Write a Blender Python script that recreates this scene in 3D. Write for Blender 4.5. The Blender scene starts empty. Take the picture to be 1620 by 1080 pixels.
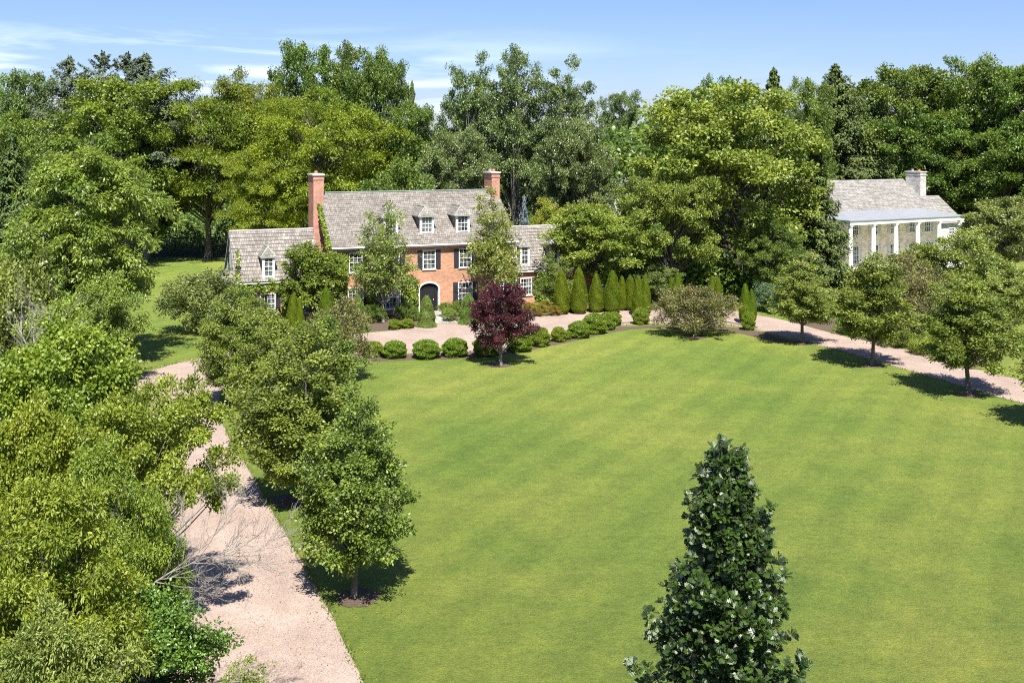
import bpy, math, random
import numpy as np
from mathutils import Vector, Matrix
R_ = math.radians
SC = bpy.context.scene
COL = SC.collection
# ------------------------------------------------------------------ camera, sky, sun, exposure
CAMH, FPX, HY = 14.4, 1700.0, 220.0
cam_d = bpy.data.cameras.new('camera'); cam = bpy.data.objects.new('camera', cam_d); COL.objects.link(cam)
cam.location = (0, 0, CAMH); cam.rotation_euler = (R_(90), 0, 0)
cam_d.sensor_width = 36; cam_d.lens = FPX / 1620 * 36; cam_d.shift_y = -(540 - HY) / 1620
cam_d.clip_start = .3; cam_d.clip_end = 6000
SC.camera = cam
SUN_EL, SUN_X = 56, 0.16                       # elevation; the sun stands behind the camera, a little to its right
SKY_STR = 0.062
w = bpy.data.worlds.new('World'); SC.world = w; w.use_nodes = True
wn = w.node_tree; bg = wn.nodes['Background']
sky = wn.nodes.new('ShaderNodeTexSky'); sky.sky_type = 'NISHITA'; sky.sun_disc = False
sun_az = math.atan2(SUN_X, -1)                 # clockwise from +Y
sky.sun_elevation = R_(SUN_EL); sky.sun_rotation = sun_az
sky.air_density = 1.0; sky.dust_density = 0.6; sky.ozone_density = 4.5; sky.altitude = 200
# thin cirrus: a veil of white in the sky's own direction space
tc = wn.nodes.new('ShaderNodeTexCoord'); mp = wn.nodes.new('ShaderNodeMapping')
mp.inputs['Scale'].default_value = (3.2, 3.2, 30.0); mp.inputs['Location'].default_value = (1.3, 0.4, 0.35)
nz = wn.nodes.new('ShaderNodeTexNoise'); nz.inputs['Scale'].default_value = 1.6; nz.inputs['Detail'].default_value = 7; nz.inputs['Roughness'].default_value = .55
nz.inputs['Distortion'].default_value = .6
cr = wn.nodes.new('ShaderNodeValToRGB'); cr.color_ramp.elements[0].position = .44; cr.color_ramp.elements[1].position = .72
sx = wn.nodes.new('ShaderNodeSeparateXYZ')
mr = wn.nodes.new('ShaderNodeMapRange'); mr.inputs['From Min'].default_value = .11; mr.inputs['From Max'].default_value = .05
mr.inputs['To Min'].default_value = 0.0; mr.inputs['To Max'].default_value = 1.0
mx2 = wn.nodes.new('ShaderNodeMapRange'); mx2.inputs['From Min'].default_value = .12; mx2.inputs['From Max'].default_value = -.35
mx2.inputs['To Min'].default_value = 0.06; mx2.inputs['To Max'].default_value = 1.0
mu = wn.nodes.new('ShaderNodeMath'); mu.operation = 'MULTIPLY'
mu2 = wn.nodes.new('ShaderNodeMath'); mu2.operation = 'MULTIPLY'
mix = wn.nodes.new('ShaderNodeMixRGB'); mix.inputs['Color2'].default_value = (14.5, 15.2, 16.5, 1)
L = wn.links.new
L(tc.outputs['Generated'], mp.inputs['Vector']); L(mp.outputs['Vector'], nz.inputs['Vector']); L(nz.outputs['Fac'], cr.inputs['Fac'])
L(tc.outputs['Generated'], sx.inputs[0]); L(sx.outputs['Z'], mr.inputs['Value']); L(sx.outputs['X'], mx2.inputs['Value'])
L(cr.outputs['Color'], mu.inputs[0]); L(mr.outputs[0], mu.inputs[1]); L(mu.outputs[0], mu2.inputs[0]); L(mx2.outputs[0], mu2.inputs[1])
tn = wn.nodes.new('ShaderNodeMixRGB'); tn.blend_type = 'MULTIPLY'; tn.inputs['Fac'].default_value = 1; tn.inputs['Color2'].default_value = (.87, .90, 1.15, 1)
L(sky.outputs[0], tn.inputs['Color1']); L(tn.outputs[0], mix.inputs['Color1']); L(mu2.outputs[0], mix.inputs['Fac']); L(mix.outputs[0], bg.inputs['Color'])
bg.inputs['Strength'].default_value = SKY_STR
sd = bpy.data.lights.new('sun', 'SUN'); sd.energy = 5.0; sd.angle = R_(.5); sd.color = (1, .955, .87)
so = bpy.data.objects.new('sun', sd); COL.objects.link(so)
_h = math.hypot(SUN_X, 1); ce = math.cos(R_(SUN_EL))
SUNV = Vector((SUN_X / _h * ce, -1 / _h * ce, math.sin(R_(SUN_EL))))
so.rotation_euler = SUNV.to_track_quat('Z', 'Y').to_euler()
so.location = SUNV * 200
vs = SC.view_settings; vs.view_transform = 'Standard'; vs.look = 'None'; vs.gamma = 1; vs.exposure = 1.12
SC.render.engine = 'CYCLES'
SC.cycles.use_denoising = False; SC.cycles.filter_width = 1.1; SC.cycles.max_bounces = 6; SC.cycles.diffuse_bounces = 3; SC.cycles.transmission_bounces = 3; SC.cycles.glossy_bounces = 2

# ------------------------------------------------------------------ helpers
def at(x, y):
    """ground point seen at pixel x, y of the photograph"""
    Y = CAMH * FPX / (y - HY); return ((x - 810) / FPX * Y, Y)
def xd(x, d): return ((x - 810) / FPX * d, d)
def zat(y, d): return CAMH - (y - HY) / FPX * d

def tag(o, label=None, cat=None, group=None, kind=None):
    if label: o['label'] = label
    if cat: o['category'] = cat
    if group: o['group'] = group
    if kind: o['kind'] = kind
    return o
def empty(name, loc=(0, 0, 0), rz=0):
    o = bpy.data.objects.new(name, None); COL.objects.link(o); o.location = loc; o.rotation_euler = (0, 0, rz)
    o.empty_display_size = .3; return o

def raw_mesh(name, V, F, mat=None, tint=None, uv=None, smooth=False):
    """V (n,3), F list of (m,k) int arrays"""
    me = bpy.data.meshes.new(name)
    V = np.asarray(V, np.float32)
    me.vertices.add(len(V)); me.vertices.foreach_set('co', V.ravel())
    F = [np.asarray(f, np.int32) for f in F if len(f)]
    loops = np.concatenate([f.ravel() for f in F]); sizes = np.concatenate([np.full(len(f), f.shape[1], np.int32) for f in F])
    starts = np.concatenate([[0], np.cumsum(sizes)[:-1]]).astype(np.int32)
    me.loops.add(len(loops)); me.loops.foreach_set('vertex_index', loops.astype(np.int32))
    me.polygons.add(len(sizes)); me.polygons.foreach_set('loop_start', starts)
    try: me.polygons.foreach_set('loop_total', sizes)
    except Exception: pass
    if smooth: me.polygons.foreach_set('use_smooth', np.ones(len(sizes), bool))
    if tint is not None:
        a = me.attributes.new('tint', 'FLOAT', 'POINT'); a.data.foreach_set('value', np.asarray(tint, np.float32))
    if uv is not None:
        l = me.uv_layers.new(name='UVMap'); l.data.foreach_set('uv', np.asarray(uv, np.float32).ravel())
    me.update(calc_edges=True); me.validate()
    if mat: me.materials.append(mat)
    return me
def link(name, me, parent=None, mat=None, loc=None, rot=None):
    o = bpy.data.objects.new(name, me); COL.objects.link(o)
    if parent: o.parent = parent
    if loc is not None: o.location = loc
    if rot is not None: o.rotation_euler = rot
    if mat is not None and me.materials and me.materials[0] != mat:
        o.material_slots[0].link = 'OBJECT'; o.material_slots[0].material = mat
    return o

class MB:
    """collects faces (each with its own verts and a planar uv in metres) into ONE mesh"""
    def __init__(s): s.v = []; s.f = []; s.uv = []
    def face(s, pts, uv=None):
        i = len(s.v); s.v += [tuple(p) for p in pts]; s.f.append(list(range(i, i + len(pts))))
        if uv is None:
            P = [Vector(p) for p in pts]; n = (P[1] - P[0]).cross(P[2] - P[0])
            if n.length < 1e-12: n = Vector((0, 0, 1))
            n.normalize()
            t = Vector((0, 0, 1)).cross(n)
            t = Vector((1, 0, 0)) if t.length < .05 else t.normalized()
            b = n.cross(t); uv = [(p.dot(t), p.dot(b)) for p in P]
        s.uv += uv; return s
    def box(s, x0, x1, y0, y1, z0, z1, skip=''):
        a = [(x0, y0, z0), (x1, y0, z0), (x1, y1, z0), (x0, y1, z0), (x0, y0, z1), (x1, y0, z1), (x1, y1, z1), (x0, y1, z1)]
        for k, q in dict(b=(3, 2, 1, 0), t=(4, 5, 6, 7), f=(0, 1, 5, 4), r=(1, 2, 6, 5), k=(2, 3, 7, 6), l=(3, 0, 4, 7)).items():
            if k not in skip: s.face([a[i] for i in q])
        return s
    def prism(s, poly, z0, z1):
        n = len(poly); s.face([(x, y, z1) for x, y in poly]); s.face([(x, y, z0) for x, y in reversed(poly)])
        for i in range(n):
            a, b = poly[i], poly[(i + 1) % n]; s.face([(a[0], a[1], z0), (b[0], b[1], z0), (b[0], b[1], z1), (a[0], a[1], z1)])
        return s
    def lathe(s, cx, cy, prof, n=16):
        for (r0, z0), (r1, z1) in zip(prof[:-1], prof[1:]):
            for k in range(n):
                a, b = 2 * math.pi * k / n, 2 * math.pi * (k + 1) / n
                s.face([(cx + r0 * math.cos(a), cy + r0 * math.sin(a), z0), (cx + r0 * math.cos(b), cy + r0 * math.sin(b), z0),
                        (cx + r1 * math.cos(b), cy + r1 * math.sin(b), z1), (cx + r1 * math.cos(a), cy + r1 * math.sin(a), z1)])
        return s
    def build(s, name, mat, parent=None):
        me = bpy.data.meshes.new(name); me.from_pydata(s.v, [], s.f)
        l = me.uv_layers.new(name='UVMap'); l.data.foreach_set('uv', np.array(s.uv, np.float32).ravel())
        me.materials.append(mat); me.update(); return link(name, me, parent)

# ------------------------------------------------------------------ materials
def new_mat(name):
    m = bpy.data.materials.new(name); m.use_nodes = True; nt = m.node_tree
    return m, nt, nt.nodes['Principled BSDF'], nt.nodes['Material Output']
def N(nt, t, **kw):
    n = nt.nodes.new(t)
    for k, v in kw.items():
        if k.startswith('_'): setattr(n, k[1:], v)
        else: n.inputs[k.replace('_', ' ')].default_value = v
    return n
def ramp(nt, fac, stops):
    n = nt.nodes.new('ShaderNodeValToRGB'); e = n.color_ramp.elements
    while len(e) < len(stops): e.new(.5)
    for q, (p, c) in zip(e, stops): q.position = p; q.color = (*c, 1) if len(c) == 3 else c
    nt.links.new(fac, n.inputs['Fac']); return n.outputs['Color']
def mixc(nt, fac, a, b, mode='MIX'):
    n = nt.nodes.new('ShaderNodeMixRGB'); n.blend_type = mode
    for k, v in (('Fac', fac), ('Color1', a), ('Color2', b)):
        if isinstance(v, (int, float)): n.inputs[k].default_value = v
        elif isinstance(v, tuple): n.inputs[k].default_value = (*v, 1)
        else: nt.links.new(v, n.inputs[k])
    return n.outputs['Color']
def bump(nt, h, b, strength=.5, dist=.02):
    n = N(nt, 'ShaderNodeBump', Strength=strength, Distance=dist); nt.links.new(h, n.inputs['Height']); nt.links.new(n.outputs[0], b.inputs['Normal'])

def leaf_mat(name, dark, light, trans=.35, rough=.45, spec=.5, back=None, odd=None):
    m, nt, b, out = new_mat(name); K = nt.links.new
    a = N(nt, 'ShaderNodeAttribute', _attribute_name='tint'); oi = N(nt, 'ShaderNodeObjectInfo')
    stops = [(0.05, dark), (.55, tuple((d + l) / 2 for d, l in zip(dark, light))), (1, light)]
    if odd: stops = stops[:-1] + [(.93, light), (.97, odd)]
    c = ramp(nt, a.outputs['Fac'], stops)
    hs = N(nt, 'ShaderNodeHueSaturation'); K(c, hs.inputs['Color'])
    mr = N(nt, 'ShaderNodeMapRange'); mr.inputs['To Min'].default_value = .485; mr.inputs['To Max'].default_value = .51
    K(oi.outputs['Random'], mr.inputs['Value']); K(mr.outputs[0], hs.inputs['Hue'])
    c = hs.outputs[0]
    if back:
        g = N(nt, 'ShaderNodeNewGeometry'); c = mixc(nt, g.outputs['Backfacing'], c, back)
    K(c, b.inputs['Base Color']); b.inputs['Roughness'].default_value = rough
    b.inputs['Specular IOR Level'].default_value = spec
    t = N(nt, 'ShaderNodeBsdfTranslucent'); gm = mixc(nt, 1.0, c, (1.25, 1.15, .5), 'MULTIPLY'); K(gm, t.inputs['Color'])
    ms = N(nt, 'ShaderNodeMixShader', Fac=trans); K(b.outputs[0], ms.inputs[1]); K(t.outputs[0], ms.inputs[2]); K(ms.outputs[0], out.inputs['Surface'])
    return m
def bark_mat(name, a, b_, scale=6):
    m, nt, b, out = new_mat(name)
    tc = N(nt, 'ShaderNodeTexCoord'); mp = N(nt, 'ShaderNodeMapping'); mp.inputs['Scale'].default_value = (1, 1, .25)
    nt.links.new(tc.outputs['Object'], mp.inputs[0]); n = N(nt, 'ShaderNodeTexNoise', Scale=scale, Detail=8, Roughness=.7); nt.links.new(mp.outputs[0], n.inputs['Vector'])
    nt.links.new(ramp(nt, n.outputs['Fac'], [(.3, a), (.7, b_)]), b.inputs['Base Color']); b.inputs['Roughness'].default_value = .9
    bump(nt, n.outputs['Fac'], b, .8, .04); return m
def plain(name, c, rough=.6, spec=.4, var=.12, scale=3, metal=0):
    m, nt, b, out = new_mat(name)
    tc = N(nt, 'ShaderNodeTexCoord'); n = N(nt, 'ShaderNodeTexNoise', Scale=scale, Detail=6, Roughness=.65); nt.links.new(tc.outputs['Object'], n.inputs['Vector'])
    lo = tuple(x * (1 - var) for x in c); hi = tuple(min(1, x * (1 + var)) for x in c)
    nt.links.new(ramp(nt, n.outputs['Fac'], [(.3, lo), (.7, hi)]), b.inputs['Base Color'])
    b.inputs['Roughness'].default_value = rough; b.inputs['Specular IOR Level'].default_value = spec; b.inputs['Metallic'].default_value = metal
    return m
def brick_mat(name, cols, mortar, bw=.215, bh=.075, ms=.008, rough=.85, stone=False):
    m, nt, b, out = new_mat(name); K = nt.links.new
    uv = N(nt, 'ShaderNodeUVMap'); src = uv.outputs[0]
    if stone:
        nn = N(nt, 'ShaderNodeTexNoise', Scale=2.5, Detail=3); K(src, nn.inputs['Vector'])
        va = N(nt, 'ShaderNodeVectorMath', _operation='SCALE'); K(nn.outputs['Color'], va.inputs[0]); va.inputs['Scale'].default_value = .12
        vb = N(nt, 'ShaderNodeVectorMath', _operation='ADD'); K(src, vb.inputs[0]); K(va.outputs[0], vb.inputs[1]); src = vb.outputs[0]
    br = N(nt, 'ShaderNodeTexBrick', Scale=1, Brick_Width=bw, Row_Height=bh, Mortar_Size=ms, Mortar_Smooth=.2, Bias=0)
    br.inputs['Color1'].default_value = (0, 0, 0, 1); br.inputs['Color2'].default_value = (1, 1, 1, 1); br.inputs['Mortar'].default_value = (.5, .5, .5, 1)
    K(src, br.inputs['Vector'])
    c = ramp(nt, br.outputs['Color'], [(i / (len(cols) - 1), q) for i, q in enumerate(cols)])
    n2 = N(nt, 'ShaderNodeTexNoise', Scale=.9, Detail=5); K(uv.outputs[0], n2.inputs['Vector'])
    c = mixc(nt, .5, c, ramp(nt, n2.outputs['Fac'], [(.3, (.35, .35, .35)), (.7, (.75, .75, .75))]), 'OVERLAY')
    c = mixc(nt, br.outputs['Fac'], c, mortar); K(c, b.inputs['Base Color']); b.inputs['Roughness'].default_value = rough
    inv = N(nt, 'ShaderNodeMath', _operation='SUBTRACT'); inv.inputs[0].default_value = 1; K(br.outputs['Fac'], inv.inputs[1])
    bump(nt, inv.outputs[0], b, .5, .012); return m
def shake_mat(name, cols, bw=.19, bh=.25):
    m, nt, b, out = new_mat(name); K = nt.links.new
    uv = N(nt, 'ShaderNodeUVMap')
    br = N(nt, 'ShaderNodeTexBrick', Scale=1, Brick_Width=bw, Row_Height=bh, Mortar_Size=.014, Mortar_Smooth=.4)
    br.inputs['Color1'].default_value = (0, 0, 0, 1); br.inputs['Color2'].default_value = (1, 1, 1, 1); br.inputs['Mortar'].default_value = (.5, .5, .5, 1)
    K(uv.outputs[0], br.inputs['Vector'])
    c = ramp(nt, br.outputs['Color'], [(i / (len(cols) - 1), q) for i, q in enumerate(cols)])
    mp = N(nt, 'ShaderNodeMapping'); mp.inputs['Scale'].default_value = (14, 1.4, 1); K(uv.outputs[0], mp.inputs[0])
    n1 = N(nt, 'ShaderNodeTexNoise', Scale=1, Detail=4); K(mp.outputs[0], n1.inputs['Vector'])
    n2 = N(nt, 'ShaderNodeTexNoise', Scale=.55, Detail=6, Roughness=.65); K(uv.outputs[0], n2.inputs['Vector'])
    c = mixc(nt, .6, c, ramp(nt, n1.outputs['Fac'], [(.3, (.3, .3, .3)), (.7, (.7, .7, .7))]), 'OVERLAY')
    c = mixc(nt, .4, c, ramp(nt, n2.outputs['Fac'], [(.3, (.36, .35, .34)), (.7, (.64, .64, .64))]), 'OVERLAY')
    mp2 = N(nt, 'ShaderNodeMapping'); mp2.inputs['Scale'].default_value = (.55, 4.2, 1); K(uv.outputs[0], mp2.inputs[0])
    n3 = N(nt, 'ShaderNodeTexNoise', Scale=1, Detail=5, Roughness=.6); K(mp2.outputs[0], n3.inputs['Vector'])
    c = mixc(nt, .75, c, ramp(nt, n3.outputs['Fac'], [(.34, (.30, .29, .28)), (.5, (.5, .5, .5)), (.66, (.70, .70, .70))]), 'OVERLAY')
    c = mixc(nt, br.outputs['Fac'], c, (.05, .045, .04)); K(c, b.inputs['Base Color']); b.inputs['Roughness'].default_value = .85  # dark joints between shakes; the shadow gap under each course butt is painted in
    bump(nt, n1.outputs['Fac'], b, .4, .02); return m
def glass_mat(name):
    m, nt, b, out = new_mat(name); b.inputs['Base Color'].default_value = (.02, .026, .032, 1); b.inputs['Roughness'].default_value = .06
    b.inputs['Specular IOR Level'].default_value = .8
    tc = N(nt, 'ShaderNodeTexCoord'); n = N(nt, 'ShaderNodeTexNoise', Scale=2.3, Detail=2); nt.links.new(tc.outputs['Object'], n.inputs['Vector'])
    nt.links.new(ramp(nt, n.outputs['Fac'], [(.42, (.014, .018, .022)), (.62, (.16, .18, .19))]), b.inputs['Base Color'])
    bump(nt, n.outputs['Fac'], b, .15, .03); return m

def lawn_mat():
    m, nt, b, out = new_mat('lawn_grass'); K = nt.links.new
    g = N(nt, 'ShaderNodeNewGeometry'); P = g.outputs['Position']
    n1 = N(nt, 'ShaderNodeTexNoise', Scale=.11, Detail=5, Roughness=.6, Distortion=.4); K(P, n1.inputs['Vector'])
    n2 = N(nt, 'ShaderNodeTexNoise', Scale=.7, Detail=6, Roughness=.65); K(P, n2.inputs['Vector'])
    n3 = N(nt, 'ShaderNodeTexNoise', Scale=3.2, Detail=9, Roughness=.8); K(P, n3.inputs['Vector'])
    n4 = N(nt, 'ShaderNodeTexNoise', Scale=13, Detail=6, Roughness=.85); K(P, n4.inputs['Vector'])
    c = ramp(nt, n1.outputs['Fac'], [(.3, (.136, .204, .041)), (.5, (.184, .238, .050)), (.68, (.245, .274, .062))])
    c = mixc(nt, .55, c, ramp(nt, n2.outputs['Fac'], [(.3, (.36, .38, .36)), (.5, (.5, .5, .48)), (.72, (.66, .62, .5))]), 'OVERLAY')
    # mowing passes, slightly wavering
    mp = N(nt, 'ShaderNodeMapping'); mp.inputs['Rotation'].default_value = (0, 0, R_(28)); K(P, mp.inputs[0])
    wv = N(nt, 'ShaderNodeTexWave', Scale=.15, Distortion=3.0, Detail=4); wv.inputs['Detail Scale'].default_value = .6; K(mp.outputs[0], wv.inputs['Vector'])
    c = mixc(nt, .25, c, ramp(nt, wv.outputs['Fac'], [(.35, (.40, .42, .42)), (.65, (.6, .59, .55))]), 'OVERLAY')
    c = mixc(nt, .75, c, ramp(nt, n3.outputs['Fac'], [(.3, (.28, .32, .3)), (.5, (.5, .5, .5)), (.75, (.72, .68, .6))]), 'OVERLAY')
    c = mixc(nt, .8, c, ramp(nt, n4.outputs['Fac'], [(.3, (.24, .28, .25)), (.5, (.5, .5, .5)), (.72, (.78, .74, .6))]), 'OVERLAY')
    # dry straw patches
    n5 = N(nt, 'ShaderNodeTexNoise', Scale=.33, Detail=5, Roughness=.7); K(P, n5.inputs['Vector'])
    c = mixc(nt, ramp(nt, n5.outputs['Fac'], [(.64, (0, 0, 0)), (.76, (.55, .55, .55))]), c, (.30, .27, .075))
    K(c, b.inputs['Base Color']); b.inputs['Roughness'].default_value = .8; b.inputs['Specular IOR Level'].default_value = .12
    ad = N(nt, 'ShaderNodeMath', _operation='ADD'); K(n3.outputs['Fac'], ad.inputs[0]); K(n4.outputs['Fac'], ad.inputs[1])
    bump(nt, ad.outputs[0], b, 1, .12); return m
def gravel_mat():
    m, nt, b, out = new_mat('pink_gravel'); K = nt.links.new
    g = N(nt, 'ShaderNodeNewGeometry'); P = g.outputs['Position']
    n1 = N(nt, 'ShaderNodeTexNoise', Scale=.35, Detail=6, Roughness=.65, Distortion=.5); K(P, n1.inputs['Vector'])
    v = N(nt, 'ShaderNodeTexVoronoi', Scale=48); K(P, v.inputs['Vector'])
    n3 = N(nt, 'ShaderNodeTexNoise', Scale=5, Detail=9, Roughness=.85); K(P, n3.inputs['Vector'])
    c = ramp(nt, n1.outputs['Fac'], [(.3, (.29, .222, .185)), (.55, (.355, .28, .238)), (.75, (.41, .332, .288))])
    sp = N(nt, 'ShaderNodeSeparateColor'); K(v.outputs['Color'], sp.inputs[0])
    c = mixc(nt, .6, c, ramp(nt, sp.outputs[0], [(0, (.22, .2, .2)), (.5, (.5, .5, .5)), (1, (.75, .74, .72))]), 'OVERLAY')
    c = mixc(nt, .45, c, ramp(nt, n3.outputs['Fac'], [(.3, (.36, .34, .32)), (.7, (.64, .64, .64))]), 'OVERLAY')
    n6 = N(nt, 'ShaderNodeTexNoise', Scale=2.2, Detail=9, Roughness=.8); K(P, n6.inputs['Vector'])
    c = mixc(nt, ramp(nt, n6.outputs['Fac'], [(.60, (0, 0, 0)), (.70, (.5, .5, .5))]), c, (.20, .14, .09))
    K(c, b.inputs['Base Color']); b.inputs['Roughness'].default_value = .9; b.inputs['Specular IOR Level'].default_value = .15
    bump(nt, v.outputs['Distance'], b, .5, .03); return m
def soil_mat(name, a, b_):
    m, nt, b, out = new_mat(name); K = nt.links.new
    g = N(nt, 'ShaderNodeNewGeometry'); n = N(nt, 'ShaderNodeTexNoise', Scale=9, Detail=9, Roughness=.8); K(g.outputs['Position'], n.inputs['Vector'])
    K(ramp(nt, n.outputs['Fac'], [(.3, a), (.7, b_)]), b.inputs['Base Color']); b.inputs['Roughness'].default_value = .95
    bump(nt, n.outputs['Fac'], b, 1, .06); return m

M = dict(
    lawn=lawn_mat(), gravel=gravel_mat(), mulch=soil_mat('bark_mulch', (.045, .030, .020), (.15, .105, .075)), litter=soil_mat('leaf_litter', (.012, .014, .005), (.05, .042, .02)),
    bark=bark_mat('bark', (.05, .042, .035), (.17, .145, .12)), barkg=bark_mat('grey_bark', (.10, .092, .082), (.30, .28, .25)), deadw=bark_mat('dead_wood', (.17, .15, .13), (.34, .315, .285), 9),
    brick=brick_mat('orange_brick', [(.30, .108, .046), (.41, .160, .072), (.50, .222, .105)], (.50, .42, .34)),
    brickd=brick_mat('chimney_brick', [(.30, .10, .055), (.40, .14, .08), (.48, .18, .11)], (.48, .42, .36)),
    stone=brick_mat('pale_stone', [(.54, .45, .33), (.64, .55, .42), (.72, .64, .51)], (.52, .45, .36), .5, .2, .015, stone=True),
    stonew=brick_mat('white_stone', [(.34, .325, .30), (.47, .45, .42), (.6, .58, .54)], (.33, .31, .29), .45, .2, .015, stone=True),
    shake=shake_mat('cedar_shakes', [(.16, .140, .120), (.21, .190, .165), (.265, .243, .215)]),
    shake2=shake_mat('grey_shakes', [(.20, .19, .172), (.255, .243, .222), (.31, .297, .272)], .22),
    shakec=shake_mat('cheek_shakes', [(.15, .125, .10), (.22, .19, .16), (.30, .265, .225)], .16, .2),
    white=plain('white_paint', (.74, .73, .71), .5, .4, .05), black=plain('black_shutter', (.035, .035, .045), .5, .4, .2), door=plain('black_door', (.018, .018, .02), .35, .5, .2),
    green=plain('green_shutter', (.50, .51, .46), .6, .3, .1), lead=plain('lead_metal', (.27, .285, .31), .5, .5, .1, 1.5, .1), copper=plain('copper_flashing', (.24, .29, .25), .5, .4, .2),
    glass=glass_mat('window_glass'), flag=plain('flagstone', (.36, .35, .33), .8, .3, .3, 2.2), cap=plain('stone_cap', (.50, .47, .42), .8, .3, .12), pot=plain('clay_flue', (.42, .2, .11), .8),
    edge=plain('edging_stone', (.20, .16, .14), .9, .2, .3, 5), curtain=plain('curtain', (.55, .53, .5), .9, .1, .1), dark=plain('dark_interior', (.02, .018, .016), .8, .2, .2),
)
LM = dict(
    maple=leaf_mat('leaf_maple', (0.065, 0.116, 0.017), (0.255, 0.351, 0.045)),
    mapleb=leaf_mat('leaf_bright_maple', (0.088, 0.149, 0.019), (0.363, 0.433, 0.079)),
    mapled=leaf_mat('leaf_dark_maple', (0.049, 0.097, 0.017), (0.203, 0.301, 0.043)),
    far=leaf_mat('leaf_far', (0.061, 0.111, 0.036), (0.198, 0.299, 0.081)),
    cotton=leaf_mat('leaf_cottonwood', (0.065, 0.108, 0.036), (0.260, 0.345, 0.108), .3, .38, .6, odd=(.25, .29, .19)),
    locust=leaf_mat('leaf_locust', (0.09, 0.145, 0.012), (0.38, 0.43, 0.038), .45),
    locustd=leaf_mat('leaf_green_locust', (0.075, 0.125, 0.014), (0.31, 0.37, 0.038), .42),
    walnut=leaf_mat('leaf_walnut', (0.095, 0.163, 0.018), (0.343, 0.433, 0.081), .42, .4),
    pear=leaf_mat('leaf_pear', (0.074, 0.116, 0.017), (0.276, 0.351, 0.054), .3, .45, .45, odd=(.26, .30, .17)),
    loose=leaf_mat('leaf_loose', (0.101, 0.149, 0.023), (0.354, 0.425, 0.092), .35, .42, .6, odd=(.30, .30, .22)),
    crab=leaf_mat('leaf_crab', (0.101, 0.101, 0.036), (0.270, 0.268, 0.080), .3, .45, odd=(.20, .09, .06)),
    purple=leaf_mat('leaf_purple', (0.031, 0.007, 0.015), (0.145, 0.036, 0.043), .35, .42),
    vine=leaf_mat('leaf_vine', (0.101, 0.163, 0.013), (0.353, 0.444, 0.061), .4, .4),
    viney=leaf_mat('leaf_yellow_vine', (0.121, 0.185, 0.013), (0.413, 0.466, 0.061), .42, .42),
    broad=leaf_mat('leaf_broad', (0.061, 0.125, 0.018), (0.208, 0.345, 0.054), .35, .36, .6),
    oak=leaf_mat('leaf_oak', (0.012, 0.034, 0.006), (0.062, 0.115, 0.016), .14, .40, .45, back=(.25, .30, .20)),
    spruce=leaf_mat('needle_spruce', (0.041, 0.071, 0.018), (0.156, 0.213, 0.049), .12, .6, .3),
    spruceb=leaf_mat('needle_blue_spruce', (0.090, 0.129, 0.160), (0.252, 0.319, 0.353), .1, .6, .3),
    pine=leaf_mat('needle_old_spruce', (0.045, 0.072, 0.038), (0.15, 0.19, 0.095), .12, .6, .3),
    arbor=leaf_mat('leaf_arborvitae', (0.081, 0.142, 0.010), (0.261, 0.347, 0.022), .25, .55, .3),
    box=leaf_mat('leaf_boxwood', (0.074, 0.135, 0.009), (0.244, 0.333, 0.022), .25, .42, .5),
    cone=leaf_mat('leaf_dwarf_spruce', (0.092, 0.168, 0.036), (0.297, 0.412, 0.080), .2, .6, .3),
    gold=leaf_mat('leaf_gold', (0.144, 0.129, 0.016), (0.368, 0.304, 0.040), .35, .5, odd=(.45, .2, .05)),
    olive=leaf_mat('leaf_olive', (0.085, 0.122, 0.033), (0.291, 0.356, 0.092), .3, .45),
    ygreen=leaf_mat('leaf_yellow_green', (0.143, 0.202, 0.023), (0.464, 0.497, 0.058), .42, .45),
    bluegr=leaf_mat('leaf_blue_green', (0.055, 0.105, 0.05), (0.15, 0.24, 0.1), .2, .5),
    ivy=leaf_mat('leaf_ivy', (0.066, 0.128, 0.013), (0.297, 0.392, 0.041), .35, .4),
)

# ------------------------------------------------------------------ foliage generator (numpy)
def norm(a): return a / np.maximum(np.linalg.norm(a, axis=-1, keepdims=True), 1e-9)
T_QUAD = (np.array([(0, 0, 0), (-.5, .5, .10), (0, 1, -.05), (.5, .5, .10)], np.float32), [(0, 3, 2, 1)])
T_OVAL = (np.array([(0, 0, 0), (.42, .28, .1), (.38, .72, .1), (0, 1, -.08), (-.38, .72, .1), (-.42, .28, .1)], np.float32), [(0, 1, 2, 3), (0, 3, 4, 5)])
T_HEX = (np.array([(-.2, 0, 0), (.2, 0, 0), (.5, .55, .08), (.12, 1, 0), (-.3, .95, 0), (-.5, .45, .1)], np.float32), [(0, 1, 2, 5), (5, 2, 3, 4)])
_oak = [(.03, 0), (.16, .18), (.08, .28), (.30, .42), (.14, .50), (.40, .68), (.20, .74), (.26, .92), (0, 1.0)]
_ov = [(x, y, .35 * x) for x, y in _oak] + [(-x, y, .35 * x) for x, y in reversed(_oak[:-1])]
T_OAK = (np.array(_ov, np.float32), [(0, 1, 15, 16), (1, 2, 14, 15), (2, 3, 13, 14), (3, 4, 12, 13), (4, 5, 11, 12), (5, 6, 10, 11), (6, 7, 9, 10), (7, 8, 9, 9)])
T_OAK = (T_OAK[0], T_OAK[1][:-1] + [(7, 8, 9)])

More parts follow.
